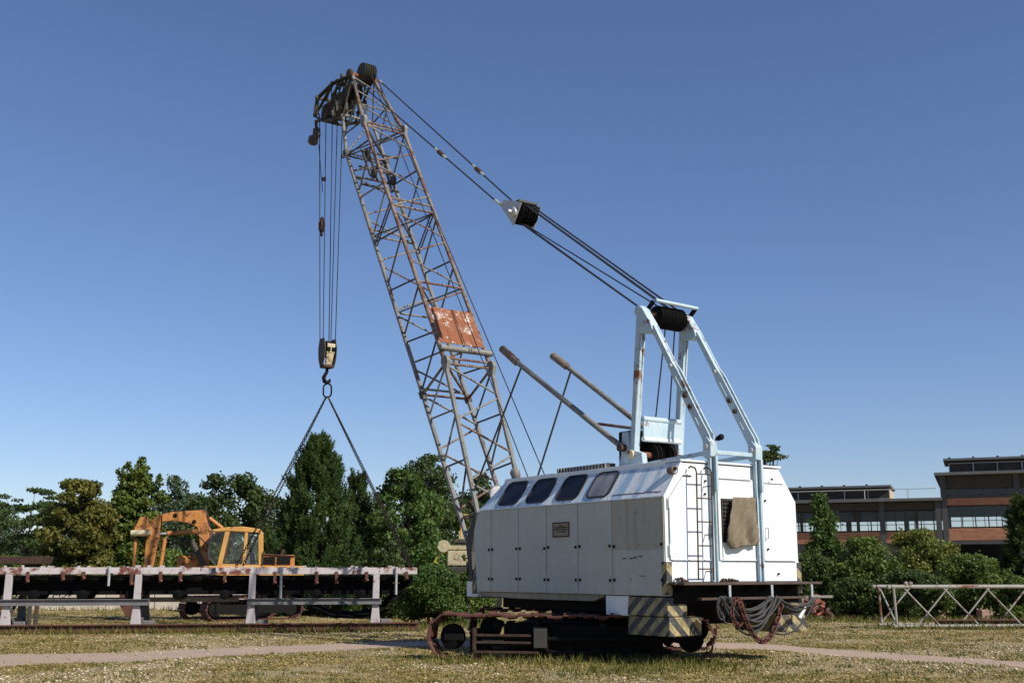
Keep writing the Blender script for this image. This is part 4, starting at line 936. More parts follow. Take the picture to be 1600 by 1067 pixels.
# undercarriage turned towards the camera
er = Matrix.Rotation(R(26), 3, 'Z')
def ebox(mb, lo_, hi_, c=(0.95, .2)):
    vs = [er @ Vector((x, y, z)) + Vector((c[0], c[1], 0)) for x in (lo_[0], hi_[0]) for y in (lo_[1], hi_[1]) for z in (lo_[2], hi_[2])]
    return mb.add(vs, [(0, 1, 3, 2), (4, 6, 7, 5), (0, 4, 5, 1), (2, 3, 7, 6), (0, 2, 6, 4), (1, 5, 7, 3)])
eu = ebox(MB(), (-.8, -.7, .25), (.8, .7, .60)).build('undercarriage', M['darkrust'], exc, 0, .02)
def etrack(yc):
    tr = MB(); ebox(tr, (-1.3, yc - .12, .2), (1.3, yc + .12, .48)); to = tr.build('track_frame', M['dark'], eu, 0, .02)
    hl, rr = 1.25, .33; per = 4 * hl + 2 * math.pi * rr; ns = 30; sh = None
    for i in range(ns):
        s = per * i / ns
        if s < 2 * hl: x_, z_, an = -hl + s, 2 * rr, 0
        elif s < 2 * hl + math.pi * rr: t = (s - 2 * hl) / rr; x_, z_, an = hl + rr * math.sin(t), rr + rr * math.cos(t), -t
        elif s < 4 * hl + math.pi * rr: x_, z_, an = hl - (s - 2 * hl - math.pi * rr), 0, math.pi
        else: t = (s - 4 * hl - math.pi * rr) / rr; x_, z_, an = -hl - rr * math.sin(t), rr - rr * math.cos(t), math.pi - t
        if sh is None: sh = MB().box((0, 0, 0), (per / ns - .02, .55, .035)).box((-.06, 0, .035), (.03, .55, .04)).mesh('track_shoe', 0)
        o_ = link('track_shoe', sh, M['rustred'], to)
        mt_ = (er.to_4x4() @ Matrix.Translation((x_, yc, z_ + .025)) @ Matrix.Rotation(-an, 4, 'Y')); mt_.translation += Vector((.95, .2, 0)); o_.matrix_local = mt_
    for x_ in (-hl, hl):
        c = er @ Vector((x_, yc - .2, rr + .02)) + Vector((.95, .2, 0)); MB().lathe(c, er @ Vector((0, 1, 0)), [(.06, .08), (.08, .22), (.32, .22), (.34, .08)], 18).build('idler_wheel', M['dark'], to, 35)
etrack(-.95); etrack(.95)
up_ = epoly('upper_deck', [(690, 505), (1410, 505), (1410, 575), (880, 580), (690, 560)], -1.1, 1.1, M['exy'])
epoly('engine_hood', [(1105, 425), (1335, 425), (1335, 506), (1105, 506)], -.95, .95, M['exo'])
for (x0, x1) in ((1112, 1198), (1212, 1308)): epoly('louvre', [(x0, 440), (x1, 440), (x1, 495), (x0, 495)], -.972, -.952, M['dark'], bev=0)
epoly('hood_frame', [(1095, 415), (1340, 430), (1340, 438), (1095, 424)], -1.0, 1.0, M['rustred'])
etube('exhaust', (1238, 425), (1250, 380), -.3, .05, M['darkrust'])
epoly('engine_hood_front', [(470, 430), (640, 430), (680, 520), (470, 520)], .3, 1.0, M['exo'])
# cab: posts, roof, panes
cy0, cy1 = -1.08, -.05
cab_ = epoly('cab', [(795, 505), (1110, 505), (1110, 560), (795, 548)], cy0, cy1, M['exy'])
epoly('cab_roof', [(740, 245), (850, 226), (960, 222), (1085, 240), (1090, 268), (980, 262), (850, 255), (742, 262)], cy0 - .02, cy1 + .02, M['exy'], cab_)
def post(p0, p1, w, y0, y1, mt=None): epoly('cab_post', [(p0[0] - w, p0[1]), (p0[0] + w, p0[1]), (p1[0] + w, p1[1]), (p1[0] - w, p1[1])], y0, y1, mt or M['exy'], cab_, .01)
for y0, y1 in ((cy0, cy0 + .07), (cy1 - .07, cy1)):
    post((850, 250), (803, 505), 17, y0, y1); post((985, 258), (975, 505), 12, y0, y1); post((1082, 255), (1095, 505), 14, y0, y1)
    epoly('cab_sill', [(795, 490), (1105, 497), (1105, 512), (795, 508)], y0, y1, M['exy'], cab_, .005)
    epoly('window', [(852, 262), (975, 264), (966, 492), (820, 490)], y0 + .03, y0 + .036, M['clear'], cab_, 0); epoly('window', [(995, 265), (1072, 265), (1083, 495), (985, 495)], y0 + .03, y0 + .036, M['clear'], cab_, 0)
epoly('windscreen', [(745, 258), (842, 250), (795, 500), (725, 440), (722, 330)], cy0 + .02, cy0 + .028, M['clear'], cab_, 0)
epoly('front_frame', [(738, 250), (750, 250), (728, 335), (730, 440), (790, 505), (775, 505), (716, 445), (714, 330)], cy0 + .01, cy0 + .05, M['boomdark'], cab_, .0)
epoly('seat', [(985, 400), (1040, 400), (1075, 505), (960, 505)], -.8, -.3, M['convgrey'], cab_, .03); epoly('seat_base', [(880, 460), (975, 460), (975, 505), (880, 505)], -.8, -.3, M['rubber'], cab_, .03)
# boom, arm, cylinders, bucket
by0, by1 = -.02, .42
bm_ = epoly('boom', [(345, 128), (420, 108), (655, 92), (668, 108), (668, 150), (700, 235), (705, 540), (650, 545), (640, 380), (612, 222), (540, 190), (430, 172), (352, 182)], by0, by1, M['exo'])
for p_ in ((445, 135), (585, 180)): c = e2(*p_); MB().lathe((c[0], by0 - .03, c[1]), (0, 1, 0), [(0, .05), (.03, .07), (.05, .07)], 12).build('pin', M['dark'], bm_, 35)
arm = epoly('arm', [(190, 150), (238, 140), (250, 205), (330, 120), (348, 150), (338, 232), (330, 325), (322, 420), (300, 560), (240, 620), (235, 560), (244, 330), (250, 290), (170, 285), (140, 265), (150, 245)], by0 + .04, by1 - .04, M['exo'])
for i in range(1): a_, b_ = e2(138, 268), e2(280, 262); MB().tube((a_[0], by0 - .06, a_[1]), (b_[0], by0 - .06, b_[1]), .10, n=12).build('arm_pivot', M['cream'], arm)
etube('cylinder', (400, 268), (612, 252), by0 - .08, .075, M['exo']); etube('cylinder_rod', (335, 272), (405, 268), by0 - .08, .035, M['galv'])
etube('cylinder', (385, 300), (362, 520), by0 - .1, .06, M['exo']); etube('cylinder', (168, 300), (168, 520), by0 + .1, .055, M['exo'])
etube('cylinder', (690, 150), (790, 225), by0 + .2, .06, M['exo']); etube('cylinder', (668, 215), (735, 275), by0 + .1, .06, M['exo'])
etube('cylinder', (575, 320), (690, 530), by0 - .12, .085, M['boomdark']); etube('hose', (510, 300), (620, 345), by0 - .1, .03, M['rubber'])
for p_, q_ in (((400, 300), (500, 360)), ((500, 300), (520, 410)), ((520, 410), (600, 420)), ((610, 270), (700, 360))): etube('hose', p_, q_, by0 - .14, .022, M['rubber'])
for d_ in (0, .07):
    for p_, q_ in (((350, 122), (430, 102)), ((430, 102), (655, 86)), ((655, 86), (676, 112)), ((676, 112), (706, 232))): etube('hose', p_, q_, by0 + .1 + d_, .02, M['rubber'])
etube('hand_rail', (1112, 400), (1112, 500), cy0 - .04, .018, M['rubber']); etube('mirror_arm', (745, 250), (712, 262), cy0 - .1, .015, M['rubber'])
for a_, b_ in (((858, 268), (826, 488)), ((972, 268), (963, 488)), ((858, 266), (972, 268)), ((826, 488), (963, 490)), ((998, 269), (988, 492)), ((1069, 269), (1080, 492)), ((998, 269), (1069, 269)), ((988, 492), (1080, 492))):
    etube('window_seal', a_, b_, cy0 + .028, .014, M['rubber'], cab_)
etube('door_seam', (880, 500), (880, 545), cy0 - .003, .006, M['dark'], cab_)
epoly('linkage', [(228, 540), (300, 540), (262, 700), (232, 700)], by0, by1, M['exo'])
bk = MB()
pro = [(-190, 770), (-150, 752), (-20, 780), (10, 790), (60, 905), (30, 930), (-60, 915), (-150, 850)]
bk.prism([(e2(*p)[0], -.45, max(e2(*p)[1], .0)) for p in [(100, 700), (232, 690), (262, 720), (300, 905), (245, 925), (150, 860), (95, 770)]], (0, 1.0, 0))
bk.build('bucket', M['rustred'], exc, 0, .02)

# ================================================================ OTHER YARD THINGS
# low concrete wall
M['concrete'] = plain('old_concrete', (.62, .54, .45), .9, var=.35, scale=2.5)
wr = empty('concrete_wall', (-20, 45.5, 0), R(4), 'low pale concrete block wall in the grass behind the excavator', 'wall')
x_ = -4.0
while x_ < 16.0:
    w = random.uniform(1.7, 2.3); MB().b2((x_, 0, 0), (x_ + w - .03, .35, random.uniform(.60, .66))).build('concrete_block', M['concrete'], wr, 0, .02); x_ += w
# beige machine among the bushes
BQ = onY(712, 892, 39.0)
bgm = empty('site_machine', (BQ[0], 39.0, 0), R(-8), 'beige site machine with round disc and yellow hand rails among the bushes', 'machine')
def bq(x, y): return ((x - 712) / 45.0, 1.5 + (892.4 - y) / 45.0)
def bbox_(name, x0, y0, x1, y1, d0, d1, mt, bev=.03): a_, c_ = bq(x0, y1), bq(x1, y0); return MB().b2((a_[0], d0, a_[1]), (c_[0], d1, c_[1])).build(name, mt, bgm, 0, bev)
bbox_('body', 703, 862, 748, 884, -.5, .8, M['cream']); bbox_('hood', 704, 853, 744, 861, -.45, .7, M['cream']); bbox_('top_plate', 712, 846, 748, 851, -.5, .6, M['boomdark']); bbox_('mast', 717, 832, 727, 845, -.2, .2, M['cream'])
bbox_('chassis', 684, 886, 770, 900, -.7, .9, M['boomdark'])
c = bq(698, 855); MB().lathe((c[0], -.62, c[1]), (0, 1, 0), [(0, .06), (.005, .07), (.006, .20), (.05, .205), (.055, .07)], 24).build('disc', M['cream'], bgm, 25)
yl = plain('rail_yellow', (.66, .45, .06), .5)
for p_, q_ in (((722, 814), (722, 842)), ((726, 808), (736, 808)), ((727, 845), (737, 845))): a_, d_ = bq(*p_), bq(*q_); MB().tube((a_[0], -.3, a_[1]), (d_[0], -.3, d_[1]), .025).build('hand_rail', yl, bgm)
pts = [bq(*p) for p in ((700, 865), (693, 865), (686, 873), (684, 878), (690, 881))]; MB().path([(p[0], -.5, p[1]) for p in pts], .03, 6).build('handle', yl, bgm)
for x_ in (-.35, 1.0):
    for y_ in (-.6, .7): MB().lathe((x_, y_ - .12, .5), (0, 1, 0), [(0, .2), (.02, .48), (.22, .48), (.24, .2)], 20).build('wheel', M['rubber'], bgm, 35)
MB().b2((-.5, -.6, .5), (1.2, .7, 1.33)).build('frame', M['boomdark'], bgm, 0, .02)
# stack pieces behind the conveyor at the left
sbt = empty('steel_trough', (-14.6, 31.5, 0), R(6), 'dark rusty steel trough standing behind the conveyor', 'trough')
MB().prism([(-2.5, -.5, 1.70), (1.78, -.5, 1.70), (1.86, -.5, 1.90), (-2.5, -.5, 1.90)], (0, 1.0, 0)).build('trough', M['darkrust'], sbt, 0, .01)
for x_ in (-2.2, -.2, 1.5): MB().b2((x_, -.35, 0), (x_ + .10, -.25, 1.698)).build('leg', M['boomdark'], sbt, 0, .01); MB().b2((x_, .25, 0), (x_ + .10, .35, 1.698)).build('leg', M['boomdark'], sbt, 0, .01)
p = onY(-2, 930, 32.5)
mk = empty('marker_post', (p[0] - .1, 32.5, 0), 0, 'yellow topped marker post with red base at the end of the conveyor', 'post')
MB().lathe((0, 0, 0), (0, 0, 1), [(0, .22), (.30, .22), (.42, .16), (.43, .08)], 16).build('base', M['rustred'], mk, 35)
MB().lathe((0, 0, .43), (0, 0, 1), [(0, .16), (.06, .22), (.18, .22), (.24, .16)], 16).build('collar', plain('orange_paint', (.62, .27, .03), .5), mk, 35)
MB().lathe((0, 0, .67), (0, 0, 1), [(0, .24), (.05, .24), (.50, .05), (.52, .02)], 16).build('cone', plain('yellow_paint', (.70, .52, .10), .5), mk, 35)
# lattice boom section lying on the grass (right)
tp0 = onz(1402, 983); TQ = empty('lattice_boom_section', (tp0[0], tp0[1], 0), R(6), 'spare lattice boom section lying on the grass in front of the bushes', 'boom section')
M['truss'] = painted('truss_steel', (.33, .31, .27), (.27, .25, .21), rust=.34, scale=2.2, rough=.7, dirt=.4, rustcol=(.26, .10, .05))
TL_, TH_, TD_ = 8.5, 1.02, .95
for y_ in (0, TD_):
    for z_ in (.08, .08 + TH_): MB().tube((-.08, y_, z_), (TL_, y_, z_), .045).build('chord', M['truss'], TQ)
    MB().tube((0.0, y_, .1), (-.03, y_, TH_ + .06), .035).build('post', M['truss'], TQ)
    x_ = .25; i = 0
    while x_ < TL_ - 1.1:
        a_, c_ = ((x_, y_, TH_ + .05), (x_ + .92, y_, .11)) if (y_ == 0) else ((x_ + .62, y_, TH_ + .05), (x_ - .28, y_, .11))
        MB().tube(a_, c_, .024).build('lattice_bar', M['truss'], TQ); x_ += 1.20 if i % 2 else 1.10; i += 1
for z_ in (.08, .08 + TH_):
    x_ = .1
    while x_ < TL_ - 1: MB().tube((x_, 0, z_), (x_ + .5, TD_, z_), .02).build('lattice_bar', M['truss'], TQ); MB().tube((x_ + .5, TD_, z_), (x_ + 1.0, 0, z_), .02).build('lattice_bar', M['truss'], TQ); x_ += 1.0
MB().tube((.0, 0, .12), (.02, TD_, TH_), .025).build('lattice_bar', M['truss'], TQ)
for y_ in (0, TD_): MB().lathe((-.16, y_ - .05, TH_ + .08), (0, 1, 0), [(0, .03), (.01, .05), (.09, .05), (.1, .03)], 12).build('lug', M['truss'], TQ, 35)
for x_ in (.32, .45): MB().lathe((x_, -.04, TH_ + .17), (0, 1, 0), [(0, .03), (.01, .05), (.07, .05), (.08, .03)], 10).build('lug', M['truss'], TQ, 35)
for x_ in (.2, 1.0, 2.2, 3.4): MB().b2((x_, -.08, 0), (x_ + .1, TD_ + .08, .033)).build('bearer', M['plank'], TQ, 0)
bp0 = onz(1462, 981)
bmr = MB(); bmr.b2((0, -.03, .05), (6.5, .03, .20)); bmr.b2((0, -.11, .195), (6.5, .11, .22)); bmr.b2((0, -.11, .028), (6.5, .11, .052)); bmr.b2((.5, -.15, 0), (.65, .15, .028)); bmr.b2((5, -.15, 0), (5.15, .15, .028))
bmo = bmr.build('steel_beam', M['rustred'], None, 0); bmo.location = (bp0[0], bp0[1], 0); bmo.rotation_euler = (0, 0, R(4))
tag(bmo, 'red rusty steel beam lying along the foot of the lattice section', 'beam')
# brick rubble at the foot of the bushes
rb0 = onz(1285, 968); rub = empty('brick_rubble', (rb0[0], rb0[1] + .4, 0), 0, 'heap of broken red bricks under the bushes behind the crane', 'rubble')
brm = [plain('brick_%d' % i, c_, .9, var=.3) for i, c_ in enumerate(((.30, .10, .06), (.24, .085, .055), (.33, .20, .15), (.20, .12, .09)))]
bms = []
for c_ in brm:
    me = MB().box((0, 0, 0), (.24, .12, .08)).mesh('brick', 0); me.materials.append(c_); bms.append(me)
for i in range(120):
    t = random.random(); x_ = random.gauss(-.2, .75); y_ = random.uniform(-.35, .4); hh = max(0, .80 * math.exp(-((x_ + .3) / .8) ** 2) * (1 - abs(y_) * .9)) + .05
    o_ = link('brick', random.choice(bms), None, rub); o_.location = (x_, y_, random.uniform(.04, hh)); o_.rotation_euler = (random.uniform(-.6, .6), random.uniform(-.6, .6), random.uniform(0, 3.1))
for (px_, py_, w) in ((1537, 960, .34), (1470, 962, .2)):
    p = onz(px_, 968); o_ = MB().box((0, 0, .16), (w, .25, .32)).build('broken_block', brm[2], None, 0, .03); o_.location = (p[0], p[1], 0); o_.rotation_euler = (0, 0, .4)
    tag(o_, 'lump of old brickwork lying behind the lattice section' if w > .3 else 'small brick lump half hidden by the lattice section', 'brickwork')

# ================================================================ FACTORY HALLS
FA = R(-22); FO = onY(1478, 892, 95.0); fdx = np.array([math.cos(FA), math.sin(FA), 0]); fdy = np.array([-math.sin(FA), math.cos(FA), 0])
def fx(x, y, off=0.0):
    d = ray(x, y); o = np.array([FO[0], FO[1], 0]) + fdy * off; t = ((o - C0) @ fdy) / (d @ fdy); P = C0 + t * d
    return float((P - o) @ fdx), float(P[2])
M['brick'] = painted('brick_infill', (.30, .115, .06), (.24, .10, .06), rust=0, scale=1.6, rough=.9, dirt=.35, bump=.3)
m, nt, b = new_mat('brick_infill_fine'); k = NT(nt)
br = k.n('ShaderNodeTexBrick'); k.l(k.mapping((1, 1, 1), (R(90), 0, 0)), br.inputs[0]); br.inputs['Scale'].default_value = 1.0
br.inputs['Brick Width'].default_value = .5; br.inputs['Row Height'].default_value = .14; br.inputs['Mortar Size'].default_value = .012
br.inputs[1].default_value = (.48, .19, .085, 1); br.inputs[2].default_value = (.34, .12, .06, 1); br.inputs[3].default_value = (.25, .2, .16, 1)
k.l(k.mix(k.math('MULTIPLY', k.ramp(k.noise(.9, 6, .7), [(.4, 0), (.7, 1)]), .5), br.outputs[0], (.16, .10, .07)), b.inputs['Base Color']); b.inputs['Roughness'].default_value = .9
M['brick'] = m
M['fdark'] = plain('dark_wall', (.055, .048, .042), .9, var=.4, scale=1)  # near-black brown for the dark walls, bands and window bars
M['fcon'] = plain('factory_concrete', (.075, .076, .08), .85, var=.3, scale=1)
M['froof'] = plain('roof_sheet', (.13, .13, .13), .7, var=.3, scale=.8)
M['frail'] = plain('frame_grey', (.42, .42, .41), .6)
def hall(root, x0, x1, bands, roofz, lant, cols, mull, depth, back, cap=True):
    def bx(name, xa, xb, ya, yb, za, zb, mt, par=root): return MB().b2((xa, ya, za), (xb, yb, zb)).build(name, mt, par, 0)
    for kind, za, zb in bands:
        if kind == 'brick':
            xx = x0
            for c_ in cols + [x1]:
                if c_ - xx > .5: bx('brick_panel', xx + .2, c_ - .2, 0, .3, za, zb, M['brick'])
                xx = c_
        elif kind == 'dark': bx('wall_band', x0, x1, .02, .3, za, zb, M['fdark'])
        elif kind == 'beam': bx('beam', x0, x1, -.06, .3, za, zb, M['fcon'])
        elif kind == 'glass':
            bx('window', x0, x1, .16, .17, za, zb, M['clear'])
            for z_ in (za + (zb - za) * .30, za + .02, zb - .06): bx('window_bar', x0, x1, .10, .155, z_, z_ + .05, M['fdark'])
            xx = x0 + .3
            while xx < x1: bx('window_bar', xx, xx + .05, .10, .155, za, zb, M['fdark']); xx += mull
            for c_ in cols: bx('mullion_post', c_ + 2.6, c_ + 2.85, .05, .3, za, zb, M['fdark'])
    for c_ in cols + [x0, x1]: bx('column', c_ - .22, c_ + .22, -.12, .35, 0, roofz, M['fcon'])
    bx('roof', x0 - .6, x1 + .4, -.9, depth + .9, roofz, roofz + .22, M['froof'])
    # rear wall: solid low and high, open window strip between
    bx('rear_wall', x0, x1, depth - .3, depth, 0, back[0], M['fdark']); bx('rear_wall', x0, x1, depth - .3, depth, back[1], roofz - .01, M['fdark'])
    xx = x0
    while xx < x1: bx('rear_mullion', xx, xx + .10, depth - .25, depth - .05, back[0], back[1], M['fdark']); xx += 1.15
    xx = x0
    while xx < x1: bx('rear_column', xx - .2, xx + .2, depth - .4, depth - .01, 0, roofz - .01, M['fdark']); xx += 5.3
    # roof lantern with glazed side and frame
    lx0, lx1, lz = lant
    l_ = bx('roof_lantern', lx0, lx1, 2.6, 7.4, roofz + .22, lz - .18, M['fdark']); bx('lantern_roof', lx0 - .4, lx1 + .2, 1.9, 8.0, lz - .18, lz, M['froof'])
    bx('lantern_end', lx1 + .001, lx1 + .06, 2.6, 7.4, roofz + .23, lz - .19, M['cream'] if cap else M['fdark'])
    for z_ in (roofz + .40, lz - .42): bx('lantern_frame', lx0, lx1, 2.50, 2.58, z_, z_ + .07, M['frail'])
    xx = lx0; i = 0
    while xx < lx1: bx('lantern_frame', xx, xx + (.10 if i % 2 else .07), 2.44, 2.50, roofz + (.22 if i % 2 == 0 else .40), lz - .35, M['frail']); xx += 2.0 if cap else 1.9; i += 1
    xx = lx0
    while xx < lx1: bx('roof_knob', xx, xx + .2, 1.92, 2.15, lz, lz + .10, M['fdark']); xx += 1.9
    bx('lantern_slope', lx0 - .3, lx1 + .3, .0, 2.4, roofz + .22, roofz + .30, M['froof'])
hz = lambda x, y: fx(x, y)[1]
tall = empty('factory_hall', (FO[0], FO[1], 0), FA, 'tall abandoned factory hall with orange brick bands and roof lantern', 'factory')
low = empty('factory_hall', (FO[0], FO[1], 0), FA, 'lower factory hall wing with long window strip and yellow ended lantern', 'factory')
X = lambda x: fx(x, 800)[0]
tb = [('dark', hz(1500, 758), hz(1500, 744)), ('dark', hz(1500, 763), hz(1500, 758)), ('glass', hz(1500, 778), hz(1500, 763)), ('brick', hz(1500, 789), hz(1500, 778)), ('glass', hz(1500, 824), hz(1500, 790)), ('brick', hz(1500, 844), hz(1500, 825)), ('beam', hz(1500, 850), hz(1500, 845))]
hall(tall, .25, 26, tb, hz(1480, 743), (X(1487), 25, fx(1484, 717, 2.5)[1]), [X(1592), X(1592) * 2], .9, 15.0, (hz(1500, 823) + .5, hz(1500, 806) + .55), False)
lb_ = [('dark', hz(1440, 796), hz(1440, 784)), ('glass', hz(1440, 829), hz(1440, 797)), ('brick', hz(1440, 848), hz(1440, 830)), ('dark', 0.0, hz(1440, 849))]
hall(low, -46, -.25, lb_, hz(1470, 782), (-46, X(1388), fx(1388, 758, 2.5)[1]), sorted([X(1378), X(1378) * 2, X(1378) * 3, X(1378) * 4]), .75, 15.0, (hz(1440, 828) + .5, hz(1440, 809) + .35))
for xx in np.arange(-20, 0, 3.5): MB().tube((xx, -.6, hz(1470, 782) + .22), (xx, -.6, hz(1470, 782) + 1.0), .04).build('guard_post', M['frail'], low)
MB().tube((-20, -.6, hz(1470, 782) + 1.0), (-.3, -.6, hz(1470, 782) + 1.0), .03).build('guard_rail', M['frail'], low)
# ================================================================ VEGETATION
def unit(v): return v / (np.linalg.norm(v, axis=-1, keepdims=True) + 1e-9)
def leaf_quads(c, size, nrm_bias=None, aspect=.55, r=rng):
    n = len(c); nrm = r.normal(size=(n, 3))
    if nrm_bias is not None: nrm = unit(nrm) + nrm_bias
    nrm = unit(nrm); t = unit(np.cross(nrm, r.normal(size=(n, 3)))); w = np.cross(nrm, t)
    s = (size * r.uniform(.5, 1.45, n))[:, None] * .5
    return np.stack([c - t * s, c + w * s * aspect, c + t * s, c - w * s * aspect], 1)
def crown_points(clumps, n, r=rng, shell=.45):
    cl = np.array(clumps, float); w = (cl[:, 3] * cl[:, 4] * cl[:, 5]) ** .75; w /= w.sum()
    idx = r.choice(len(cl), n, p=w); d = unit(r.normal(size=(n, 3))); rad = shell + (1 - shell) * r.random(n) ** .7
    rad *= r.uniform(.8, 1.15, n); rad *= np.where(r.random(n) < .07, r.uniform(1.1, 1.45, n), 1.0)
    return cl[idx, :3] + d * cl[idx, 3:6] * rad[:, None], d
def trunk_mesh(mb, base, top, r0, limbs):
    b_, t_ = V(base), V(top); n = 7; pts = []; rr = []
    for i in range(n + 1):
        f = i / n; pts.append(b_ + (t_ - b_) * f + Vector((random.uniform(-.05, .05), random.uniform(-.05, .05), 0)) * (1 if 0 < i < n else 0)); rr.append(r0 * (1 - .8 * f))
    mb.path(pts, rr, 7)
    for p in limbs:
        f = random.uniform(.3, .85); s = b_ + (t_ - b_) * f; e = V(p)
        if e.z < s.z + .1: f = .25; s = b_ + (t_ - b_) * f
        mid = s + (e - s) * .5 + Vector((0, 0, .12 * (e - s).length)); r_ = r0 * (1 - .8 * f) * .55
        mb.path([s, mid, e], [r_, r_ * .7, r_ * .25], 5)
M['bark'] = plain('bark', (.075, .058, .042), .95, var=.5, scale=6)
LM = {
 'maple': leaf_mat('maple_leaves', [(0, (0.032, 0.061, 0.012)), (.45, (0.080, 0.123, 0.020)), (.8, (0.145, 0.167, 0.029)), (1, (0.232, 0.189, 0.041))], .3, .7),
 'maple_y': leaf_mat('yellowing_leaves', [(0, (0.051, 0.065, 0.014)), (.45, (0.109, 0.116, 0.023)), (.8, (0.174, 0.152, 0.032)), (1, (0.261, 0.167, 0.043))], .3, .7),
 'oak': leaf_mat('oak_leaves', [(0, (0.020, 0.038, 0.010)), (.5, (0.043, 0.070, 0.016)), (1, (0.087, 0.107, 0.026))], .2, .6),
 'feather': leaf_mat('robinia_leaves', [(0, (0.026, 0.049, 0.016)), (.5, (0.052, 0.087, 0.026)), (1, (0.102, 0.142, 0.043))], .25, .6),
 'green': leaf_mat('fresh_leaves', [(0, (0.029, 0.064, 0.014)), (.5, (0.061, 0.116, 0.025)), (1, (0.123, 0.181, 0.041))], .3, .7),
 'bluish': leaf_mat('far_leaves', [(0, (0.038, 0.067, 0.038)), (.5, (0.067, 0.104, 0.058)), (1, (0.109, 0.145, 0.080))], .25, .5),
 'pine': leaf_mat('pine_needles', [(0, (0.020, 0.043, 0.013)), (.5, (0.046, 0.087, 0.020)), (1, (0.102, 0.152, 0.032))], .15, .9),
 'bush': leaf_mat('bush_leaves', [(0, (0.042, 0.075, 0.017)), (.5, (0.094, 0.144, 0.028)), (1, (0.190, 0.220, 0.046))], .25, .9),
 'bush_y': leaf_mat('yellow_bush_leaves', [(0, (0.070, 0.097, 0.020)), (.5, (0.148, 0.174, 0.035)), (.85, (0.244, 0.235, 0.046)), (1, (0.348, 0.260, 0.052))], .3, .8),
 'darkbush': leaf_mat('dark_bush_leaves', [(0, (0.025, 0.046, 0.013)), (.5, (0.055, 0.088, 0.020)), (1, (0.104, 0.139, 0.032))], .2, .8),
}
def place(px_, D): p = onY(px_, 892, D); return p[0], D
def ztop(py, D): return 1.5 + (892.4 - py) * D / CAM_F / math.cos(CAM_P) * .985
def decid(name, px_, D, top_py, half_px, label, mt, leaf=.16, n=14000, nclump=44, clump=(.35, .75), flat=.75, low=.12, shape='round', cat='tree', group=None, peaks=None, seed=0, bot=0.0):
    """tree or shrub: envelope filled with clumps of leaves carried by limbs"""
    random.seed(seed + 11); r = np.random.default_rng(seed + 5)
    x0, y0 = place(px_, D); H = ztop(top_py, D); hw = half_px * D / CAM_F
    root = empty(name, (x0, y0, 0), 0, label, cat, group)
    cl = []
    z_lo = bot + H * low
    for i in range(nclump):
        f = (i + random.random()) / nclump; z = z_lo + (H - z_lo) * (f ** .85)
        q = (z - z_lo) / (H - z_lo)
        if shape == 'round': w = hw * math.sqrt(max(.02, 1 - (2 * q * .92 - .85) ** 2 * .95))
        elif shape == 'cone': w = hw * (1.02 - q) ** .75
        elif shape == 'flat': w = hw * (.45 + .6 * math.sin(math.pi * min(q * .85 + .1, 1)))
        else: w = hw * (1 - .35 * q) * math.sqrt(max(.05, 1 - q ** 5))
        an = random.uniform(0, 6.283); rr = w * math.sqrt(random.uniform(.15, 1)) * .85
        s = random.uniform(*clump) * (1.0 if q < .8 else .65)
        cl.append((rr * math.cos(an), rr * math.sin(an), min(z, H - s * flat * .7), s * random.uniform(.85, 1.3), s * random.uniform(.85, 1.3), s * flat))
    for (dx, pz, s) in (peaks or []):
        xx = dx * D / CAM_F; zz = ztop(pz, D)
        for j in range(5): cl.append((xx + random.gauss(0, s * .3), random.gauss(0, s * .4), zz - s * .6 - j * s * .75, s * (.45 + .22 * j), s * (.45 + .22 * j), s * .6))
    tm = MB(); limbs = [c[:3] for c in random.sample(cl, min(len(cl), 18))]
    trunk_mesh(tm, (0, 0, 0), (0, 0, H * .82), max(.05, H * .018), limbs); tm.build('trunk', M['bark'], root, 60)
    c, d = crown_points(cl, n, r)
    c[:, 2] = np.maximum(c[:, 2], .03)
    q = leaf_quads(c, np.full(n, leaf), d * .5 + np.array([0, 0, .35]), .6, r)
    link('crown', np_mesh('crown', q, 4), mt, root); return root
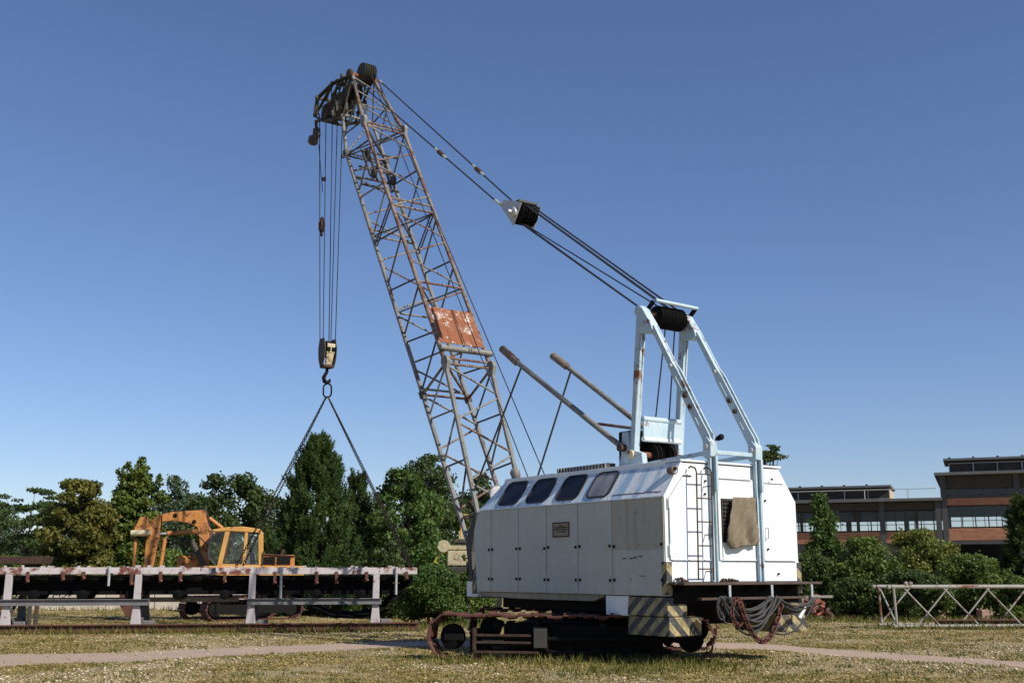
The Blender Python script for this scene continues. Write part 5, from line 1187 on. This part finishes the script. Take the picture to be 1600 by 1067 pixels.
def conifer(name, px_, D, top_py, half_px, label, mt, nb=170, needles=46, cat='tree', seed=0, py_lo=.02, length=.42, power=.8, per=9, up=.85, nw=.017):
    """conifer: whorls of branches turning up at the ends, each carrying upright bottle-brush shoots"""
    random.seed(seed); r = np.random.default_rng(seed)
    x0, y0 = place(px_, D); H = ztop(top_py, D); hw = half_px * D / CAM_F
    root = empty(name, (x0, y0, 0), 0, label, cat)
    tm = MB(); tm.path([(0, 0, 0), (.02, 0, H * .5), (0, 0, H * .97)], [H * .02, H * .012, .015], 7)
    P = []; Dr = []; Ls = []
    for i in range(nb):
        f = ((i + r.random()) / nb) ** 1.15; z = H * (py_lo + (.95 - py_lo) * f); w = hw * (1 - f * .97) ** power * r.uniform(.62, 1.08) + .06
        an = i * 2.399 + r.normal(0, .3); dr = np.array([math.cos(an), math.sin(an), 0.])
        s_ = np.array([0, 0, max(0, z - w * .25)]); e = dr * w + np.array([0, 0, z])
        tm.path([s_, s_ + (e - s_) * .6 + np.array([0, 0, -.05 * w]), e], [.03, .02, .008], 4)
        m_ = per; t = r.uniform(.45, 1.0, m_) ** .8
        side = np.array([-dr[1], dr[0], 0]); pos = s_ + (e - s_) * t[:, None] + side * (r.normal(0, .15, m_) * w * .6)[:, None] + np.stack([np.zeros(m_), np.zeros(m_), r.normal(0, .07, m_)], 1)
        dirs = dr * (1 - up) * 1.3 + np.array([0, 0, up]) + r.normal(0, .16, (m_, 3))
        P.append(pos); Dr.append(dirs); Ls.append(length * r.uniform(.6, 1.3, m_) * (.75 + .5 * (1 - f)))
    for j in range(9): P.append(np.array([[r.normal(0, .06), r.normal(0, .06), H * .98 - .13 * j - .25]])); Dr.append(np.array([[r.normal(0, .18), r.normal(0, .18), 1.]])); Ls.append(np.array([.35]))
    P = np.concatenate(P); Dr = unit(np.concatenate(Dr)); L_ = np.concatenate(Ls); n = len(P); P[:, 2] = np.maximum(P[:, 2], .08)
    Pn = np.repeat(P, needles, 0); Dn = np.repeat(Dr, needles, 0); Ln = np.repeat(L_, needles)
    t = r.random(len(Pn)); b_ = Pn + Dn * (Ln * t)[:, None]
    nd = unit(Dn * .75 + r.normal(0, .55, (len(Pn), 3))); ln = .15 * r.uniform(.7, 1.25, len(Pn)) * (1.15 - .45 * t)
    wv = unit(np.cross(nd, r.normal(size=(len(Pn), 3)))) * nw
    q = np.stack([b_ - wv, b_ + wv, b_ + nd * ln[:, None]], 1)
    tm.build('trunk', M['bark'], root, 60); link('crown', np_mesh('crown', q, 3), mt, root); return root
# left to right, behind the conveyor
decid('layered_tree', 40, 58, 768, 78, 'dark layered tree with gaps at the far left of the tree row', LM['feather'], .15, 13000, 34, (.4, .9), .32, .25, 'flat', seed=1)
decid('maple_tree', 118, 47, 755, 58, 'yellowing maple tree beside the dark layered tree', LM['maple_y'], .17, 19000, 70, (.3, .62), .7, .05, 'round', seed=2, peaks=[(8, 752, .3)])
decid('twin_topped_tree', 205, 49, 738, 52, 'tall green tree with two slender pointed tops', LM['maple'], .19, 17000, 60, (.28, .58), .8, .03, 'column', seed=3, peaks=[(6, 717, .42), (-22, 724, .36), (34, 744, .3)])
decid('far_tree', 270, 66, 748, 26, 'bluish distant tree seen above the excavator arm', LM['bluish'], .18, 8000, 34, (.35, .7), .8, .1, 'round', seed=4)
decid('dark_oak', 352, 55, 746, 80, 'broad dark green oak behind the excavator cab', LM['oak'], .17, 20000, 66, (.4, .85), .75, .08, 'round', seed=5, peaks=[(32, 742, .25)])
conifer('pine_tree', 492, 41, 684, 100, 'large dense pine tree directly below the hook and chains', LM['pine'], 240, 44, seed=6, power=.74, per=16, length=.48)
conifer('young_pine', 556, 43, 742, 34, 'slim grey green young pine leaning against the large pine', LM['feather'], 90, 40, seed=7, power=.55)
decid('leafy_tree', 628, 42, 738, 66, 'fresh green bushy tree between the pine and the boom', LM['green'], .15, 18000, 60, (.3, .62), .75, .05, 'round', seed=8, peaks=[(-22, 735, .3), (18, 742, .3)])
decid('tall_tree', 672, 60, 714, 56, 'tall dark tree with airy crown behind the lower boom', LM['feather'], .16, 17000, 46, (.45, .95), .55, .28, 'round', seed=9)
decid('tall_tree', 748, 62, 742, 30, 'smaller airy tree behind the boom foot and floodlight', LM['feather'], .16, 8000, 26, (.4, .8), .55, .25, 'round', seed=10)
decid('dark_shrub', 600, 38, 850, 38, 'dark green shrub below the right hand chains', LM['oak'], .13, 8000, 26, (.3, .55), .8, .05, 'round', cat='shrub', seed=11)
decid('leafy_shrub', 672, 33.5, 884, 62, 'dense green shrub between the conveyor end and the crane track', LM['green'], .085, 22000, 60, (.2, .42), .85, .04, 'column', cat='shrub', seed=12)
decid('leafy_shrub', 735, 34.5, 893, 40, 'green shrub growing in front of the beige machine', LM['bush'], .085, 11000, 34, (.2, .4), .85, .04, 'column', cat='shrub', seed=13)
decid('tall_weed', 731, 33.2, 852, 9, 'thin leafy sapling growing up before the beige machine', LM['bush'], .10, 420, 10, (.08, .16), 1.0, .3, 'column', cat='sapling', seed=14)
for i, (px_, D, ty, hw, w_) in enumerate(((30, 42, 868, 60, 'at the foot of the dark layered tree'), (130, 43, 862, 55, 'at the foot of the yellowing maple'), (240, 44, 858, 60, 'behind the excavator arm'), (330, 46, 850, 55, 'behind the excavator cab'), (430, 44, 868, 60, 'behind the excavator engine hood'), (560, 47, 860, 45, 'beside the slim young pine'))):
    decid('hedge_bush', px_, D + 5, ty, hw, 'rounded low hedge bush ' + w_, LM['oak'] if i % 2 else LM['bush'], .15, 8000, 26, (.35, .65), .8, .03, 'round', cat='bush', group='hedge bushes under the trees', seed=20 + i)
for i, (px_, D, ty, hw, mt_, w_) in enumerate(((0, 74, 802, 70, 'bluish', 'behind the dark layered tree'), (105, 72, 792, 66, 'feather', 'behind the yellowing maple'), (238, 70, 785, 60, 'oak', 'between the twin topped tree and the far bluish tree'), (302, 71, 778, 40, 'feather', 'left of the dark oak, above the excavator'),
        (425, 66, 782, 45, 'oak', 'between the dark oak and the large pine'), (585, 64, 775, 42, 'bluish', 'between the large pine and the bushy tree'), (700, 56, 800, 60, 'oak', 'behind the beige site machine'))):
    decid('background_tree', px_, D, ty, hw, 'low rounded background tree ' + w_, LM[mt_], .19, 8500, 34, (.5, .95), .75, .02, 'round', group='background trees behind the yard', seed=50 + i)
# right of the crane
decid('umbrella_pine', 1206, 72, 699, 24, 'flat topped pine peeping out behind the crane rear post', LM['feather'], .17, 1700, 13, (.3, .6), .36, .84, 'flat', seed=30)
decid('birch_sapling', 1288, 43, 776, 36, 'slender young birch with loose crown in front of the low factory', LM['green'], .13, 9000, 44, (.22, .48), .9, .04, 'cone', seed=31, peaks=[(-4, 775, .3)])
decid('dark_bush', 1262, 40, 868, 40, 'dark bush touching the right rear corner of the crane', LM['darkbush'], .11, 11000, 34, (.25, .5), .85, .03, 'round', cat='bush', seed=32)
decid('broad_bush', 1345, 40, 842, 56, 'broad green bush below the low factory windows', LM['bush'], .11, 19000, 56, (.28, .55), .85, .03, 'round', cat='bush', seed=33)
decid('yellowing_bush', 1440, 43, 830, 62, 'yellow green bush in front of the factory corner', LM['bush_y'], .11, 19000, 56, (.28, .56), .85, .03, 'round', cat='bush', seed=34, peaks=[(-22, 826, .3)])
decid('dark_bush', 1420, 36.5, 892, 70, 'low dark bush right behind the lattice section', LM['darkbush'], .10, 19000, 56, (.22, .42), .8, .02, 'round', cat='bush', seed=35)
decid('dark_bush', 1520, 38, 868, 55, 'dark bush behind the middle of the lattice section', LM['bush'], .11, 15000, 44, (.25, .5), .85, .03, 'round', cat='bush', seed=36)
decid('dark_bush', 1335, 37.5, 905, 50, 'low dark bush beside the brick rubble', LM['darkbush'], .10, 13000, 44, (.2, .42), .8, .02, 'round', cat='bush', seed=37)
conifer('dark_spruce', 1612, 39, 772, 46, 'dark spruce at the right hand end of the bushes', LM['darkbush'], 150, 40, seed=38, up=.25, power=.8)
decid('dark_bush', 1590, 37, 900, 50, 'low bush at the foot of the dark spruce', LM['bush'], .10, 11000, 36, (.2, .42), .8, .02, 'round', cat='bush', seed=39)
# far woodland closing the horizon
random.seed(99); cl = []
for i in range(420):
    an = random.uniform(-62, 62); D = random.uniform(105, 150); x_ = D * math.tan(R(an)); h = random.uniform(3.0, 6.0)
    if 18 < x_ < 95 and D < 135: continue
    for j in range(2): cl.append((x_ + random.gauss(0, 1.5), D + random.gauss(0, 1), h * (.25 + .45 * j), random.uniform(1.8, 3.2), random.uniform(1.6, 3), random.uniform(1.2, 2.2)))
r = np.random.default_rng(3); c, d = crown_points(cl, 60000, r); c[:, 2] = np.maximum(c[:, 2], .1)
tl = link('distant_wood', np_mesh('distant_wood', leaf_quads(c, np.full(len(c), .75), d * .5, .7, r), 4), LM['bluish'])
tag(tl, 'far belt of woodland along the horizon', 'woodland', kind='stuff')

# ---------------------------------------------------------------- grass, pebbles
def grass(name, n, ylo, yhi, hmin, hmax, mt, label, wid=.010, mask=None, seed=1, xr=.52):
    r = np.random.default_rng(seed)
    inv = r.random(n); Y = ylo * (yhi / ylo) ** inv if mask is None else None
    if mask is None: X_ = (r.random(n) * 2 - 1) * Y * xr
    else: X_, Y = mask(r, n)
    n = len(X_); h = r.uniform(hmin, hmax, n) * (.75 + .012 * Y); lean = r.normal(0, .45, (n, 2)) * h[:, None]
    an = r.random(n) * 6.283; w = wid * (.7 + .03 * Y); dx, dy = np.cos(an) * w, np.sin(an) * w; z = np.zeros(n)
    q = np.stack([np.stack([X_ - dx, Y - dy, z], 1), np.stack([X_ + dx, Y + dy, z], 1), np.stack([X_ + lean[:, 0], Y + lean[:, 1], h], 1)], 1)
    return tag(link(name, np_mesh(name, q, 3), mt), label, 'grass', kind='stuff')
def vnoise(x, y, sc, seed):
    g = np.random.default_rng(seed).random((256, 256)); u = x / sc + 1000.3; v = y / sc + 1000.7
    i, j = np.floor(u).astype(int), np.floor(v).astype(int); fu, fv = u - i, v - j; fu, fv = fu * fu * (3 - 2 * fu), fv * fv * (3 - 2 * fv)
    G = lambda a, b: g[a % 256, b % 256]
    return (G(i, j) * (1 - fu) + G(i + 1, j) * fu) * (1 - fv) + (G(i, j + 1) * (1 - fu) + G(i + 1, j + 1) * fu) * fv
def fbm(x, y, sc, seed): return .55 * vnoise(x, y, sc, seed) + .3 * vnoise(x, y, sc * .42, seed + 1) + .15 * vnoise(x, y, sc * .17, seed + 2)
def on_path(X_, Y, m_=.0):
    up_ = np.interp(X_ / Y, [p[0] / p[1] for p in U_], [p[1] for p in U_]); lo_ = np.interp(X_ / Y, [p[0] / p[1] for p in L_], [p[1] for p in L_])
    e_ = m_ + .55 * (fbm(X_, Y, .9, 91) - .38); return (Y > lo_ + e_) & (Y < up_ - e_)
def scatter(r, n, yhi=46): Y = 14.0 * (yhi / 14.0) ** r.random(n); return (r.random(n) * 2 - 1) * Y * .53, Y
gl = leaf_mat('grass_blades', [(0, (0.105, 0.094, 0.020)), (.35, (0.200, 0.161, 0.048)), (.7, (0.330, 0.250, 0.098)), (1, (0.480, 0.374, 0.179))], .25, .9)
gg = leaf_mat('green_grass_blades', [(0, (0.070, 0.082, 0.012)), (.5, (0.135, 0.134, 0.028)), (1, (0.240, 0.202, 0.061))], .3, .9)
hm = leaf_mat('low_herbs', [(0, (0.138, 0.108, 0.025)), (.3, (0.241, 0.182, 0.052)), (.65, (0.414, 0.298, 0.108)), (1, (0.621, 0.463, 0.215))], .1, 1.6)
def herbs(name, n, seed, label):                            # flat rosettes and dry litter hugging the ground
    r = np.random.default_rng(seed); X_, Y = scatter(r, n)
    dens_ = fbm(X_, Y, 1.1, 41); gr_ = fbm(X_, Y, 2.6, 61); k_ = (r.random(n) < np.clip((dens_ - .30) * 4.5, .06, 1)) & ~((gr_ > .55) & (r.random(n) < .72)) & ~(on_path(X_, Y, .04) & (r.random(n) < .97))
    X_, Y = X_[k_], Y[k_]; n = len(X_); c_ = np.stack([X_, Y, r.uniform(.004, .022, n)], 1)
    q = leaf_quads(c_, (.022 + .0009 * Y) * r.uniform(.6, 1.5, n), np.array([0, 0, 2.2]), .6, r); q[..., 2] = np.maximum(q[..., 2], .003)
    return tag(link(name, np_mesh(name, q, 4), hm), label, 'ground cover', kind='stuff')
herbs('low_herbs', 230000, 4, 'low dry herbs and litter covering the yard')
def patchy(r, n):
    X_, Y = scatter(r, n); f = fbm(X_, Y, 1.4, 21); gr_ = fbm(X_, Y, 2.6, 61)
    k_ = (r.random(n) < np.clip((f - .36) * 5, .05, 1)) & ~((gr_ > .55) & (r.random(n) < .6)) & ~(on_path(X_, Y, .0) & (r.random(n) < .985)); return X_[k_], Y[k_]
grass('dry_grass', 150000, 14, 46, .010, .034, gl, 'short dry grass covering the yard', .008, patchy, 1)
def patchy2(r, n):
    X_, Y = patchy(r, n); k_ = fbm(X_, Y, 1.9, 77) > .53; return X_[k_], Y[k_]
grass('green_grass', 130000, 14, 46, .012, .045, gg, 'greener grass patches in the yard', .008, patchy2, 2)
def rim(r, n):                                            # taller grass at the feet of things
    X_, Y = [], []
    segs = [((-1.7, 20.05), (3.6, 18.95), .35, 900), ((.9, 17.6), (3.4, 18.4), .5, 500), (cvw(-13, -.15, 0), cvw(0, -.15, 0), .16, 1600), (cvw(-13, .9, 0), cvw(0, .9, 0), .7, 900), ((-3.6, 31.2), (1.2, 32.5), .4, 900),
            ((9.8, 30.8), (18, 31.6), .3, 1600), ((6.5, 36.2), (16, 35.0), .5, 1500), ((-24, 45.2), (-6, 46.0), .3, 900)]
    for p, q, s, c_ in segs:
        t = r.random(c_); X_.append(p[0] + (q[0] - p[0]) * t + r.normal(0, s, c_)); Y.append(p[1] + (q[1] - p[1]) * t + r.normal(0, s, c_))
    return np.concatenate(X_), np.concatenate(Y)
grass('tall_grass', 0, 0, 0, .07, .20, gg, 'taller grass tufts at the feet of the machines', .010, rim, 3)
def tufts(r, n):                                          # scattered tussocks
    c_ = 900; Y0 = 14.0 * (44 / 14.0) ** r.random(c_); X0 = (r.random(c_) * 2 - 1) * Y0 * .52
    s_ = r.uniform(.03, .13, c_); m_ = 26; X_ = (X0[:, None] + r.normal(0, 1, (c_, m_)) * s_[:, None] * 1.6).ravel(); Y = (Y0[:, None] + r.normal(0, 1, (c_, m_)) * s_[:, None]).ravel(); k_ = ~on_path(X_, Y, -.05); return X_[k_], Y[k_]
grass('grass_tussocks', 0, 0, 0, .02, .07, gg, 'small green grass tussocks scattered over the yard', .009, tufts, 6)
grass('straw_tussocks', 0, 0, 0, .02, .06, gl, 'small straw coloured grass tussocks scattered over the yard', .009, tufts, 16)
r = np.random.default_rng(8); n = 150000
X_, Y = scatter(r, n, 40); gr_ = fbm(X_, Y, 2.6, 61); k_ = (r.random(n) < np.clip((gr_ - .46) * 3.2, .015, 1)) & ~(on_path(X_, Y, .05) & (r.random(n) < .9)); X_, Y = X_[k_], Y[k_]; n = len(X_)
s = np.exp(r.normal(math.log(.0115), .5, n)); s = np.minimum(s, .05)
oct_ = np.array([(1, 0, .1), (0, 1, 0), (-1, 0, .1), (0, -1, 0), (.1, .1, .5), (0, 0, -.4)]); tri = [(0, 1, 4), (1, 2, 4), (2, 3, 4), (3, 0, 4), (1, 0, 5), (2, 1, 5), (3, 2, 5), (0, 3, 5)]
an = r.random(n) * 6.283; V0 = oct_[None] * r.uniform(.65, 1.35, (n, 6, 3)); ca, sa = np.cos(an)[:, None], np.sin(an)[:, None]
VX = np.stack([V0[..., 0] * ca - V0[..., 1] * sa, V0[..., 0] * sa + V0[..., 1] * ca, V0[..., 2]], -1) * s[:, None, None] + np.stack([X_, Y, s * .25], 1)[:, None]
q = VX[:, np.array(tri)]; me = bpy.data.meshes.new('pebbles')
vv = VX.reshape(-1, 3); ff = (np.arange(n)[:, None, None] * 6 + np.array(tri)[None]).reshape(-1, 3)
me.vertices.add(len(vv)); me.vertices.foreach_set('co', vv.astype(np.float32).ravel()); me.loops.add(ff.size); me.loops.foreach_set('vertex_index', ff.astype(np.int32).ravel()); me.polygons.add(len(ff)); me.polygons.foreach_set('loop_start', np.arange(len(ff), dtype=np.int32) * 3); me.update(calc_edges=True)
m, nt, b = new_mat('pale_pebbles'); k = NT(nt); g = k.n('ShaderNodeNewGeometry')
k.l(k.ramp(g.outputs['Random Per Island'], [(0, (.22, .17, .10)), (.5, (.41, .33, .21)), (1, (.64, .54, .38))]), b.inputs['Base Color']); b.inputs['Roughness'].default_value = .9
tag(link('pebbles', me, m), 'pale stones scattered through the grass', 'stones', kind='stuff')
